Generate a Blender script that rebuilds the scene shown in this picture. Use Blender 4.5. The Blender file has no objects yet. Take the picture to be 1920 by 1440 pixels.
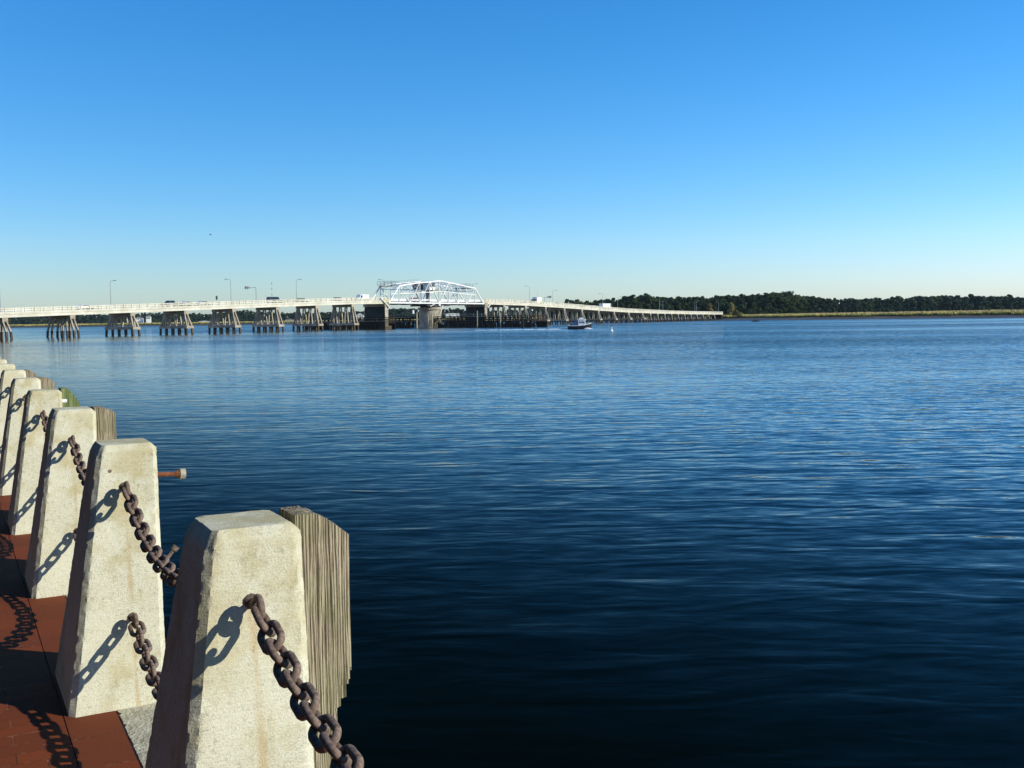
import bpy, bmesh, math, random
import numpy as np
from mathutils import Vector, Matrix, noise
random.seed(7)
rad = math.radians
S = bpy.context.scene
COL = S.collection

# ------------------------------------------------------------------ camera
F, PITCH, ROLL = 1947.7, 0.0635, -0.0135
cam_d = bpy.data.cameras.new('camera'); cam = bpy.data.objects.new('camera', cam_d); COL.objects.link(cam)
cam_d.lens = 36*F/1920; cam_d.sensor_width = 36; cam_d.clip_start = 0.05; cam_d.clip_end = 20000
fw = Vector((0, math.cos(PITCH), -math.sin(PITCH))); up = Vector((0, math.sin(PITCH), math.cos(PITCH))); rt = Vector((1, 0, 0))
r2 = rt*math.cos(ROLL)+up*math.sin(ROLL); u2 = up*math.cos(ROLL)-rt*math.sin(ROLL)
m = Matrix((r2, u2, -fw)).transposed().to_4x4(); m.translation = Vector((0, 0, 1.6)); cam.matrix_world = m
S.camera = cam

# ------------------------------------------------------------------ light
SUN_EL, SUN_AZ = 27.0, 108.0          # azimuth clockwise from +Y
SUN_DIR = Vector((math.sin(rad(SUN_AZ))*math.cos(rad(SUN_EL)), math.cos(rad(SUN_AZ))*math.cos(rad(SUN_EL)), math.sin(rad(SUN_EL))))
w = bpy.data.worlds.new('World'); S.world = w; w.use_nodes = True
nt = w.node_tree; bg = nt.nodes['Background']
sky = nt.nodes.new('ShaderNodeTexSky'); sky.sky_type = 'NISHITA'; sky.sun_disc = False
sky.sun_elevation = rad(SUN_EL); sky.sun_rotation = rad(-SUN_AZ)
sky.altitude = 0; sky.air_density = 1.0; sky.dust_density = 0.35; sky.ozone_density = 2.5
hs = nt.nodes.new('ShaderNodeHueSaturation'); hs.inputs['Saturation'].default_value = 1.25; hs.inputs['Value'].default_value = 1.0
nt.links.new(sky.outputs[0], hs.inputs['Color'])
sp_ = nt.nodes.new('ShaderNodeSeparateColor'); cb_ = nt.nodes.new('ShaderNodeCombineColor'); nt.links.new(hs.outputs[0], sp_.inputs[0])
for ch, (gain, power) in enumerate(((.575, 1.4), (1.34, 1.0), (1.80, 1.0))):     # deep clear autumn blue
    pw = nt.nodes.new('ShaderNodeMath'); pw.operation = 'POWER'; pw.inputs[1].default_value = power; nt.links.new(sp_.outputs[ch], pw.inputs[0])
    mu = nt.nodes.new('ShaderNodeMath'); mu.operation = 'MULTIPLY'; mu.inputs[1].default_value = gain; nt.links.new(pw.outputs[0], mu.inputs[0])
    nt.links.new(mu.outputs[0], cb_.inputs[ch])
nt.links.new(cb_.outputs[0], bg.inputs[0])
bg.inputs[1].default_value = 0.10
sd = bpy.data.lights.new('sun', 'SUN'); sun = bpy.data.objects.new('sun', sd); COL.objects.link(sun)
sd.energy = 5.0; sd.angle = rad(0.5); sd.color = (1, 0.95, 0.80)
sun.rotation_euler = SUN_DIR.to_track_quat('Z', 'Y').to_euler()
S.view_settings.view_transform = 'Standard'; S.view_settings.look = 'None'
S.view_settings.exposure = 0.0; S.view_settings.gamma = 1.0
S.render.engine = 'CYCLES'
S.cycles.max_bounces = 6

# ------------------------------------------------------------------ helpers
def tag(o, label=None, cat=None, group=None, kind=None):
    if label: o['label'] = label
    if cat: o['category'] = cat
    if group: o['group'] = group
    if kind: o['kind'] = kind
    return o
def empty(name, loc, rz=0.0, **k):
    o = bpy.data.objects.new(name, None); COL.objects.link(o); o.location = loc; o.rotation_euler = (0, 0, rz)
    o.empty_display_size = 0.2
    return tag(o, **k)
class MB:
    def __init__(s): s.v = []; s.f = []; s.sm = False
    def add(s, vs, fs):
        b = len(s.v); s.v += [tuple(x) for x in vs]; s.f += [tuple(i+b for i in f) for f in fs]; return s
    def box(s, x0, x1, y0, y1, z0, z1):
        return s.add([(x0,y0,z0),(x1,y0,z0),(x1,y1,z0),(x0,y1,z0),(x0,y0,z1),(x1,y0,z1),(x1,y1,z1),(x0,y1,z1)],
                     [(0,3,2,1),(4,5,6,7),(0,1,5,4),(1,2,6,5),(2,3,7,6),(3,0,4,7)])
    def bar(s, p0, p1, w, h=None, upv=(0,0,1)):
        h = h or w; p0 = Vector(p0); p1 = Vector(p1); d = (p1-p0).normalized(); u = Vector(upv)
        if abs(d.dot(u)) > .98: u = Vector((1,0,0))
        a = d.cross(u).normalized()*w/2; b = a.cross(d).normalized()*h/2
        vs = [p+a*i+b*j for p in (p0,p1) for i,j in ((-1,-1),(1,-1),(1,1),(-1,1))]
        return s.add(vs, [(0,1,2,3),(7,6,5,4),(0,4,5,1),(1,5,6,2),(2,6,7,3),(3,7,4,0)])
    def tube(s, p0, p1, r0, r1=None, n=8, caps=True):
        r1 = r0 if r1 is None else r1; p0 = Vector(p0); p1 = Vector(p1); d = (p1-p0).normalized()
        u = Vector((0,0,1)) if abs(d.z) < .9 else Vector((1,0,0)); a = d.cross(u).normalized(); b = a.cross(d)
        vs = [p+(a*math.cos(2*math.pi*i/n)+b*math.sin(2*math.pi*i/n))*r for p,r in ((p0,r0),(p1,r1)) for i in range(n)]
        fs = [(i,(i+1)%n,n+(i+1)%n,n+i) for i in range(n)]
        if caps: fs += [tuple(range(n))[::-1], tuple(range(n,2*n))]
        return s.add(vs, fs)
    def loft(s, rings, closed=True, caps=True):
        n = len(rings[0]); vs = [p for r in rings for p in r]; fs = []
        for k in range(len(rings)-1):
            for i in range(n if closed else n-1):
                j = (i+1) % n; fs.append((k*n+i, k*n+j, (k+1)*n+j, (k+1)*n+i))
        if caps and closed: fs += [tuple(range(n))[::-1], tuple(range((len(rings)-1)*n, len(rings)*n))]
        return s.add(vs, fs)
    def prism(s, prof, y0, y1):      # profile in x,z extruded along y
        n = len(prof)
        return s.add([(x,y0,z) for x,z in prof]+[(x,y1,z) for x,z in prof],
                     [tuple(range(n)), tuple(range(n,2*n))[::-1]]+[(i, n+i, n+(i+1)%n, (i+1)%n) for i in range(n)])
    def build(s, name, mat, parent=None, loc=(0,0,0), smooth=False, rz=0.0, autosm=None):
        me = bpy.data.meshes.new(name); me.from_pydata(s.v, [], s.f); me.validate(); me.update()
        bm = bmesh.new(); bm.from_mesh(me); bmesh.ops.recalc_face_normals(bm, faces=bm.faces); bm.to_mesh(me); bm.free()
        me.materials.append(mat)
        if smooth: me.polygons.foreach_set('use_smooth', [True]*len(me.polygons))
        o = bpy.data.objects.new(name, me); COL.objects.link(o); o.location = loc; o.rotation_euler = (0,0,rz)
        if parent: o.parent = parent
        return o
def copy_tree(o, parent=None):
    c = o.copy(); COL.objects.link(c)
    if parent: c.parent = parent
    for ch in [x for x in KIDS.get(o.name, [])]: copy_tree(ch, c)
    return c
KIDS = {}
def reg(root):
    KIDS.clear()
    for o in bpy.data.objects:
        if o.parent: KIDS.setdefault(o.parent.name, []).append(o)

# ------------------------------------------------------------------ materials
def mat(name, col, rough=.7, metal=0.0, spec=.5, var=0.0, vscale=3.0, bump=0.0, bscale=20.0, col2=None, stretch=(1,1,1), coord='Object', detail=5):
    m_ = bpy.data.materials.new(name); m_.use_nodes = True; t = m_.node_tree; b = t.nodes['Principled BSDF']
    b.inputs['Base Color'].default_value = (*col, 1); b.inputs['Roughness'].default_value = rough
    b.inputs['Metallic'].default_value = metal; b.inputs['Specular IOR Level'].default_value = spec
    tc = t.nodes.new('ShaderNodeTexCoord'); mp = t.nodes.new('ShaderNodeMapping'); mp.inputs['Scale'].default_value = stretch
    t.links.new(tc.outputs[coord], mp.inputs[0])
    if var or col2:
        n = t.nodes.new('ShaderNodeTexNoise'); n.inputs['Scale'].default_value = vscale; n.inputs['Detail'].default_value = detail
        t.links.new(mp.outputs[0], n.inputs['Vector'])
        r = t.nodes.new('ShaderNodeValToRGB'); t.links.new(n.outputs[0], r.inputs[0])
        r.color_ramp.elements[0].position = .35; r.color_ramp.elements[1].position = .65
        c2 = col2 or tuple(c*(1-var) for c in col)
        r.color_ramp.elements[0].color = (*c2, 1); r.color_ramp.elements[1].color = (*[min(1,c*(1+var*.3)) for c in col], 1)
        t.links.new(r.outputs[0], b.inputs['Base Color'])
    if bump:
        n2 = t.nodes.new('ShaderNodeTexNoise'); n2.inputs['Scale'].default_value = bscale; n2.inputs['Detail'].default_value = 6
        t.links.new(mp.outputs[0], n2.inputs['Vector'])
        bp = t.nodes.new('ShaderNodeBump'); bp.inputs['Strength'].default_value = bump; bp.inputs['Distance'].default_value = .02
        t.links.new(n2.outputs[0], bp.inputs['Height']); t.links.new(bp.outputs[0], b.inputs['Normal'])
    return m_
class N:   # tiny node helper
    def __init__(s, name):
        s.m = bpy.data.materials.new(name); s.m.use_nodes = True; s.t = s.m.node_tree; s.b = s.t.nodes['Principled BSDF']
    def n(s, typ, **kw):
        x = s.t.nodes.new('ShaderNode'+typ)
        for k, v in kw.items():
            if k.startswith('_'): setattr(x, k[1:], v)
            else: x.inputs[k.replace('__', ' ')].default_value = v
        return x
    def l(s, a, b): s.t.links.new(a, b)
    def noise(s, vec, scale, detail=5, rough=.55, dist=0):
        x = s.n('TexNoise', Scale=scale, Detail=detail, Roughness=rough, Distortion=dist); s.l(vec, x.inputs['Vector']); return x.outputs[0]
    def ramp(s, fac, pts):
        x = s.n('ValToRGB'); cr = x.color_ramp
        while len(cr.elements) < len(pts): cr.elements.new(.5)
        for e, (p_, c) in zip(cr.elements, pts): e.position = p_; e.color = (*c, 1) if len(c) == 3 else c
        s.l(fac, x.inputs[0]); return x.outputs[0]
    def mix(s, fac, a, b, mode='MIX'):
        x = s.n('MixRGB', _blend_type=mode)
        for i, v in ((0, fac), (1, a), (2, b)):
            if hasattr(v, 'is_linked'): s.l(v, x.inputs[i])
            else: x.inputs[i].default_value = v if i == 0 else (*v, 1)
        return x.outputs[0]
    def math(s, op, a, b=0.0, c=None, clamp=False):
        x = s.n('Math', _operation=op, _use_clamp=clamp)
        for i, v in ((0, a), (1, b), (2, c)):
            if v is None: continue
            if hasattr(v, 'is_linked'): s.l(v, x.inputs[i])
            else: x.inputs[i].default_value = v
        return x.outputs[0]
    def mapping(s, vec, scale=(1,1,1), rot=(0,0,0), loc=(0,0,0)):
        x = s.n('Mapping', Scale=scale, Rotation=rot, Location=loc); s.l(vec, x.inputs[0]); return x.outputs[0]
    def bump(s, h, strength, dist, prev=None):
        x = s.n('Bump', Strength=strength, Distance=dist); s.l(h, x.inputs['Height'])
        if prev: s.l(prev, x.inputs['Normal'])
        return x.outputs[0]

def concrete_post_mat():
    k = N('rough_cast_concrete'); tc = k.n('TexCoord').outputs['Object']; sx = k.n('SeparateXYZ'); k.l(tc, sx.inputs[0])
    oi = k.n('ObjectInfo').outputs['Random']
    off = k.n('CombineXYZ'); k.l(k.math('MULTIPLY', oi, 37.0), off.inputs[0]); k.l(k.math('MULTIPLY', oi, 17.0), off.inputs[2])
    va = k.n('VectorMath', _operation='ADD'); k.l(tc, va.inputs[0]); k.l(off.outputs[0], va.inputs[1]); v = va.outputs[0]
    fine = k.noise(v, 190, 3, .75); mid = k.noise(v, 9, 5, .6); big = k.noise(v, 3.2, 3)
    base = k.ramp(fine, [(.26, (.31,.29,.20)), (.42, (.56,.54,.41)), (.58, (.66,.645,.51)), (.76, (.76,.75,.62))])
    # ochre lichen, more of it near the top
    hgt = k.n('MapRange'); k.l(sx.outputs[2], hgt.inputs[0]); hgt.inputs[1].default_value = .45; hgt.inputs[2].default_value = 1.08
    lf = k.math('MULTIPLY', k.ramp(k.math('ADD', mid, k.math('MULTIPLY', hgt.outputs[0], .16)), [(.52, (0,0,0)), (.72, (1,1,1))]), .55)
    c = k.mix(lf, base, (.40,.31,.095))
    c = k.mix(k.math('MULTIPLY', k.ramp(k.noise(v, 60, 4, .7), [(.56, (0,0,0)), (.66, (1,1,1))]), .5), c, (.24,.22,.15))
    c = k.mix(k.math('MULTIPLY', k.ramp(big, [(.45, (0,0,0)), (.65, (1,1,1))]), .3), c, (.80,.79,.64))
    # brown-purple grime bleeding along the vertical corners is a wear pattern; rust run under each eye bolt
    xs = k.math('ABSOLUTE', k.math('ADD', sx.outputs[0], .022))
    wob = k.math('MULTIPLY', k.noise(v, 14, 3), .028)
    run = k.math('SUBTRACT', 1.0, k.math('DIVIDE', k.math('ABSOLUTE', k.math('SUBTRACT', xs, k.math('SUBTRACT', wob, .012))), .012), clamp=True)
    zf = k.ramp(sx.outputs[2], [(.0, (.9,)*3), (.25, (.5,)*3), (.37, (.9,)*3), (.375, (0,)*3), (.50, (.95,)*3), (.66, (.35,)*3), (.88, (.8,)*3), (.905, (0,)*3)])
    front = k.math('LESS_THAN', sx.outputs[1], -.12)
    c = k.mix(k.math('MULTIPLY', k.math('MULTIPLY', run, zf), k.math('MULTIPLY', front, .6)), c, (.46,.28,.09))
    k.l(c, k.b.inputs['Base Color']); k.b.inputs['Roughness'].default_value = .92; k.b.inputs['Specular IOR Level'].default_value = .2
    broom = k.noise(k.mapping(v, (18, 18, 190)), 1.0, 3, .6)
    b1 = k.bump(broom, .45, .004); b2 = k.bump(fine, .6, .0035, b1); b3 = k.bump(k.noise(v, 30, 4), .2, .006, b2)
    k.l(b3, k.b.inputs['Normal'])
    return k.m
def timber_mat(name, a, b_, green=0.0):
    k = N(name); tc = k.n('TexCoord').outputs['Object']; oi = k.n('ObjectInfo').outputs['Random']
    off = k.n('CombineXYZ'); k.l(k.math('MULTIPLY', oi, 11.0), off.inputs[0]); k.l(k.math('MULTIPLY', oi, 5.0), off.inputs[1])
    va = k.n('VectorMath', _operation='ADD'); k.l(tc, va.inputs[0]); k.l(off.outputs[0], va.inputs[1])
    warp = k.noise(k.mapping(va.outputs[0], (11, 11, .8)), 1.0, 4, .65)
    g = k.mapping(va.outputs[0], (1, 1, .035))
    sx = k.n('SeparateXYZ'); k.l(va.outputs[0], sx.inputs[0])
    wave = k.math('SINE', k.math('ADD', k.math('MULTIPLY', k.math('ADD', sx.outputs[0], k.math('MULTIPLY', sx.outputs[1], .8)), 820.0), k.math('MULTIPLY', warp, 44.0)))
    gr = k.noise(g, 150, 4, .65)
    h = k.math('ADD', k.math('MULTIPLY', wave, .11), k.math('ADD', gr, k.math('MULTIPLY', k.math('SUBTRACT', k.noise(k.mapping(va.outputs[0], (60, 60, 1.2)), 1.0, 3), .5), .5)))
    c = k.ramp(h, [(.22, tuple(x*.22 for x in b_)), (.42, b_), (.62, a), (.85, tuple(min(1, x*1.25) for x in a))])
    gm = k.ramp(k.noise(va.outputs[0], 6, 4), [(.42, (0,0,0)), (.6, (1,1,1))])
    c = k.mix(k.math('MULTIPLY', gm, .25+green), c, (.16,.20,.07))
    k.l(c, k.b.inputs['Base Color']); k.b.inputs['Roughness'].default_value = .85; k.b.inputs['Specular IOR Level'].default_value = .2
    k.l(k.bump(h, 1.0, .010), k.b.inputs['Normal'])
    return k.m
def rust_mat():
    k = N('rusty_iron'); tc = k.n('TexCoord').outputs['Object']
    c = k.ramp(k.noise(tc, 60, 5, .7), [(.3, (.055,.036,.027)), (.5, (.16,.108,.082)), (.62, (.28,.20,.155)), (.76, (.33,.12,.035))])
    k.l(c, k.b.inputs['Base Color']); k.b.inputs['Roughness'].default_value = .75; k.b.inputs['Metallic'].default_value = .15
    k.l(k.bump(k.noise(tc, 220, 4, .7), .4, .002), k.b.inputs['Normal'])
    return k.m
def brick_mat(name, offset, w_, h_):
    k = N(name); tc = k.n('TexCoord').outputs['Object']
    br = k.t.nodes.new('ShaderNodeTexBrick'); br.offset = offset; br.squash = 1.0
    br.inputs['Scale'].default_value = 1.0; br.inputs['Mortar Size'].default_value = .0022; br.inputs['Mortar Smooth'].default_value = .2
    br.inputs['Brick Width'].default_value = w_; br.inputs['Row Height'].default_value = h_; br.inputs['Bias'].default_value = -.1
    br.inputs['Color1'].default_value = (.20,.042,.009,1); br.inputs['Color2'].default_value = (.14,.034,.010,1)
    gap = k.ramp(k.noise(tc, 25, 3), [(.50, (.05,.022,.012)), (.66, (.36,.22,.13))]); k.l(gap, br.inputs['Mortar'])
    k.l(tc, br.inputs['Vector'])
    c = k.mix(k.math('MULTIPLY', k.ramp(k.noise(k.mapping(tc, (1,1,1)), 7, 5, .65), [(.45, (0,0,0)), (.7, (1,1,1))]), .45), br.outputs['Color'], (.16,.036,.010))
    c = k.mix(k.math('MULTIPLY', k.ramp(k.noise(tc, 90, 3, .7), [(.68, (0,0,0)), (.76, (1,1,1))]), .6), c, (.42,.22,.12))
    k.l(c, k.b.inputs['Base Color']); k.b.inputs['Roughness'].default_value = .85; k.b.inputs['Specular IOR Level'].default_value = .25
    b1 = k.bump(br.outputs['Fac'], .5, -.004); k.l(k.bump(k.noise(tc, 70, 5, .6), .3, .004, b1), k.b.inputs['Normal'])
    return k.m
CHOP_BIAS = .11
def water_mat():
    k = N('river_water'); geo = k.n('NewGeometry').outputs['Position']
    k.b.inputs['Base Color'].default_value = (.0010,.0034,.0020,1); k.b.inputs['Roughness'].default_value = .05
    k.b.inputs['IOR'].default_value = 1.33; k.b.inputs['Specular Tint'].default_value = (.76, 1, 1, 1)
    # ruffled and calm patches; the water is calmer and painted less reflective towards the seawall
    patch = k.noise(k.mapping(geo, (.006,.022,1), rot=(0,0,rad(4))), 1.0, 4, .55)
    sx = k.n('SeparateXYZ'); k.l(geo, sx.inputs[0])
    ln = k.n('VectorMath', _operation='DOT_PRODUCT'); k.l(geo, ln.inputs[0]); ln.inputs[1].default_value = (math.cos(.4978), math.sin(.4978), 0)
    lee = k.n('MapRange'); k.l(ln.outputs['Value'], lee.inputs[0]); lee.inputs[1].default_value = 2.0; lee.inputs[2].default_value = 45; lee.inputs[3].default_value = .22; lee.inputs[4].default_value = 1.0
    amp = k.math('MULTIPLY', k.ramp(patch, [(.40, (.7,)*3), (.50, (1.0,)*3), (.62, (1.5,)*3)]), lee.outputs[0])
    rip = k.math('MULTIPLY', k.ramp(patch, [(.42, (.45,)*3), (.52, (1,)*3), (.62, (1.9,)*3)]), k.math('MULTIPLY', lee.outputs[0], lee.outputs[0]))
    v1 = k.mapping(geo, (.15,.46,1), rot=(0,0,rad(-15)))
    v2 = k.mapping(geo, (.40,1.15,1), rot=(0,0,rad(-19)))
    v3 = k.mapping(geo, (1.3,4.2,1), rot=(0,0,rad(-3)))
    w1 = k.noise(v1, 1.0, 1, .45, .9); w2 = k.noise(v2, 1.0, 1.5, .5, 1.0); w3 = k.noise(v3, 1.0, 3, .55, .3)
    h = k.math('ADD', k.math('MULTIPLY', w1, .085), k.math('MULTIPLY', w2, .074))
    h = k.math('MULTIPLY', h, amp)
    w4 = k.noise(k.mapping(geo, (1.0,2.6,1), rot=(0,0,rad(-24))), 1.0, 2, .5, .8)
    h = k.math('ADD', h, k.math('MULTIPLY', k.math('MULTIPLY', w4, .021), amp))
    h = k.math('ADD', h, k.math('MULTIPLY', k.math('MULTIPLY', w3, .018), rip))
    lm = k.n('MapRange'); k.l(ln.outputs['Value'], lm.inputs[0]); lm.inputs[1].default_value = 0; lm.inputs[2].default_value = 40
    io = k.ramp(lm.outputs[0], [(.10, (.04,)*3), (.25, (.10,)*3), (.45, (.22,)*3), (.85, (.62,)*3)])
    k.l(k.math('ADD', io, 1.0), k.b.inputs['IOR'])  # reflection weakened towards the seawall, painting the near water dark
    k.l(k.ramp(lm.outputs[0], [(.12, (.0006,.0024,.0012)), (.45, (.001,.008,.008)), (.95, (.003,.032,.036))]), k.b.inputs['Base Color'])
    bn = k.bump(h, 1.0, 1.0)
    # wind chop too small to resolve: random facet slopes, leaning a little towards the near shore
    fa = k.n('TexNoise', Scale=1.0, Detail=3, Roughness=.6); k.l(k.mapping(geo, (1.6,3.8,1)), fa.inputs['Vector'])
    sub = k.n('VectorMath', _operation='SUBTRACT'); k.l(fa.outputs['Color'], sub.inputs[0]); sub.inputs[1].default_value = (.5, .5+CHOP_BIAS, .5)
    mul = k.n('VectorMath', _operation='MULTIPLY'); k.l(sub.outputs[0], mul.inputs[0]); mul.inputs[1].default_value = (.7, 1.25, 0)
    far = k.n('MapRange'); k.l(ln.outputs['Value'], far.inputs[0]); far.inputs[1].default_value = 6.0; far.inputs[2].default_value = 90; far.inputs[3].default_value = .08; far.inputs[4].default_value = 1.0
    sc = k.n('VectorMath', _operation='SCALE'); k.l(mul.outputs[0], sc.inputs[0]); k.l(k.math('MULTIPLY', far.outputs[0], k.ramp(patch, [(.38, (.35,)*3), (.50, (.8,)*3), (.60, (1.2,)*3)])), sc.inputs['Scale'])
    ad = k.n('VectorMath', _operation='ADD'); k.l(bn, ad.inputs[0]); k.l(sc.outputs[0], ad.inputs[1])
    nm = k.n('VectorMath', _operation='NORMALIZE'); k.l(ad.outputs[0], nm.inputs[0]); k.l(nm.outputs[0], k.b.inputs['Normal'])
    return k.m
def foliage_mat(name, a, b_, c_):
    k = N(name); geo = k.n('NewGeometry'); 
    c = k.ramp(k.noise(geo.outputs['Position'], .045, 5, .65), [(.36, a), (.5, b_), (.62, c_)])
    rnd = k.n('TexCoord').outputs['Object']
    c2 = k.mix(k.math('MULTIPLY', k.noise(rnd, .9, 2), .5), c, tuple(x*.35 for x in a))
    k.l(c2, k.b.inputs['Base Color']); k.b.inputs['Roughness'].default_value = .8; k.b.inputs['Specular IOR Level'].default_value = .15
    return k.m
M = dict(
 post=concrete_post_mat(), rust=rust_mat(),
 timber=timber_mat('weathered_timber', (.47,.40,.29), (.21,.165,.11)),
 timber_green=timber_mat('green_timber', (.30,.36,.17), (.16,.20,.08), .35),
 brick=brick_mat('brick_paving', .5, .2, .1), soldier=brick_mat('brick_edge_course', 0.0, 5.0, .305),
 cap=mat('kerb_concrete', (.52,.49,.37), .9, col2=(.38,.355,.26), vscale=14, bump=.6, bscale=60, spec=.2),
 water=water_mat(),
 joint=mat('dark_joint', (.03,.022,.018), .95, spec=.1),
 bconc=mat('pale_bridge_concrete', (.70,.67,.57), .85, col2=(.54,.51,.41), vscale=.35, spec=.2),
 bpier=mat('pier_concrete', (.46,.40,.31), .9, col2=(.26,.225,.17), vscale=.5, spec=.2),
 tide=mat('tide_stained_concrete', (.10,.075,.05), .9, var=.4, vscale=1.2, spec=.2),
 asphalt=mat('asphalt', (.06,.06,.06), .9, var=.3, vscale=.5),
 white=mat('white_painted_steel', (.80,.80,.78), .5, var=.12, vscale=.6),
 greysteel=mat('grey_painted_steel', (.22,.25,.26), .6, var=.2, vscale=.8),
 darksteel=mat('dark_steel', (.05,.055,.06), .7, var=.3, vscale=.8),
 creo=mat('creosoted_timber', (.035,.028,.02), .9, var=.5, vscale=1.5, spec=.1),
 palewood=mat('bleached_timber', (.36,.33,.24), .9, var=.4, vscale=.8, spec=.1),
 galv=mat('galvanised_steel', (.30,.33,.35), .5, metal=.3, var=.1),
 glass=mat('dark_glass', (.01,.012,.015), .08, spec=.6),
 tyre=mat('tyre_rubber', (.015,.015,.015), .9, var=.1),
 cwhite=mat('white_car_paint', (.78,.78,.76), .3, var=.03), cdark=mat('dark_car_paint', (.025,.03,.035), .3, var=.1),
 cred=mat('red_car_paint', (.45,.03,.03), .3, var=.05), csilver=mat('silver_car_paint', (.45,.46,.47), .3, var=.05), cgrey=mat('grey_canvas', (.30,.33,.36), .8, var=.1),
 hull=mat('black_hull_paint', (.012,.014,.02), .3, var=.2), navy=mat('blue_canvas', (.05,.09,.18), .7, var=.2),
 foam=mat('white_foam', (.75,.78,.8), .9, var=.25, vscale=4),
 red=mat('red_paint', (.5,.05,.04), .5, var=.1), yellowp=mat('pale_yellow_panel', (.55,.50,.28), .6, var=.2),
 mud=mat('tidal_mud', (.095,.075,.055), .6, col2=(.05,.042,.035), vscale=.06, spec=.3),
 land=mat('marsh_ground', (.16,.13,.06), .95, var=.3, vscale=.02),
 grass=mat('marsh_grass_blades', (.34,.27,.085), .9, col2=(.15,.15,.04), vscale=.035, spec=.1, coord='Object', stretch=(1,1,2)),
 rust2=mat('orange_rust', (.30,.10,.03), .8, col2=(.16,.05,.02), vscale=60, bump=.4, bscale=120), pier_shade=mat('painted_pier_shade', (.045,.055,.055), .9, var=.4, vscale=.7, spec=.1), unseen_dark_lawn=mat('low_bounce_turf', (.035,.05,.018), .95, var=.4, vscale=2.0), straw=mat('dry_marsh_straw', (.42,.34,.15), .9, col2=(.30,.24,.09), vscale=.02, spec=.1),
 sand=mat('pale_sand', (.42,.36,.26), .95, var=.2),
 wood_r=foliage_mat('evergreen_foliage', (.007,.018,.007), (.020,.045,.014), (.065,.085,.024)),
 wood_l=foliage_mat('distant_foliage', (.009,.022,.014), (.022,.046,.024), (.05,.075,.03)),
 wood_y=foliage_mat('yellowing_foliage', (.09,.095,.02), (.17,.15,.035), (.26,.19,.05)),
 bark=mat('pale_bark', (.16,.13,.10), .9, var=.4),
 skin=mat('skin', (.45,.28,.20), .6, var=.05), cloth=mat('dark_jacket', (.04,.045,.06), .9, var=.1),
 roofm=mat('grey_roof', (.18,.17,.17), .8, var=.2), feather=mat('dark_feathers', (.05,.045,.04), .8, var=.2),
)

def grass_mat():
    k = N('marsh_blades'); geo = k.n('NewGeometry').outputs['Position']; sx = k.n('SeparateXYZ'); k.l(geo, sx.inputs[0])
    hn = k.math('ADD', k.math('MULTIPLY', sx.outputs[2], .42), k.math('MULTIPLY', k.noise(geo, .05, 4, .6), .9))
    c = k.ramp(hn, [(.50, (.07,.085,.015)), (.70, (.26,.26,.05)), (.92, (.46,.38,.11)), (1.0, (.56,.44,.18))])
    k.l(c, k.b.inputs['Base Color']); k.b.inputs['Roughness'].default_value = .9; k.b.inputs['Specular IOR Level'].default_value = .1
    return k.m
M['grass'] = grass_mat()
# ------------------------------------------------------------------ row frame (posts along the water's edge)
TH, PCX, PCY, SP = 0.4978, -0.7134, 2.7, 2.0965
RD = Vector((-math.sin(TH), math.cos(TH), 0)); RN = Vector((math.cos(TH), math.sin(TH), 0))
def row(i, a=0, b=0, z=0): return Vector((PCX, PCY, 0))+RD*(SP*i+b)+RN*a+Vector((0, 0, z))
WZ = -1.8

# ------------------------------------------------------------------ setting: water, promenade
wv = MB(); wv.add([(-7000,-1500,WZ),(7000,-1500,WZ),(7000,7000,WZ),(-7000,7000,WZ)], [(0,1,2,3)])
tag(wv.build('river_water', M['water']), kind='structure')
def sheet(name, a0, a1, b0, b1, z, mt, thick=None):
    q = MB()
    if thick: q.box(a0, a1, b0, b1, z-thick, z)
    else: q.add([(a0,b0,z),(a1,b0,z),(a1,b1,z),(a0,b1,z)], [(0,1,2,3)])
    return tag(q.build(name, mt, loc=row(0), rz=TH), kind='structure')
sheet('seawall', -14, .135, -14, 60, -.014, M['cap'], 5.0)
sheet('unseen_dark_lawn', -40, -3.2, -14, 60, -.004, M['unseen_dark_lawn'], .01)  # unseen dark ground, added to cut light bouncing off the paving
sheet('brick_pavement', -3.2, -.305-.004, -13.9, 59, .0, M['brick'], .013)
sheet('unseen_dark_ground', -60, -14, -60, 120, -.03, M['unseen_dark_lawn'], 5.0)
sheet('brick_pavement_edge', -.305, -.112, -13.9, 59, .002, M['soldier'], .015)
# broken-edged concrete kerb strip, its paving side ragged
kb = MB(); random.seed(3); nb = 3000; L0 = -6.0; L1 = 30.0; top = []; 
for i in range(nb+1):
    b = L0+(L1-L0)*i/nb
    rg = -.104+.006*noise.noise(Vector((b*9, 1, 0)))+.004*noise.noise(Vector((b*60, 2, 0)))+(.010 if noise.noise(Vector((b*23, 5, 0))) > .42 else 0)
    top.append((rg, b))
vs = [(x, b, .003) for x, b in top]+[(x, b, -.013) for x, b in top]+[(.128, b, .003) for x, b in top]
n1 = nb+1
kb.add(vs, [(i, i+1, 2*n1+i+1, 2*n1+i) for i in range(nb)]+[(i, n1+i, n1+i+1, i+1) for i in range(nb)])
tag(kb.build('kerb_strip', M['cap'], loc=row(0), rz=TH), kind='structure')

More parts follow.
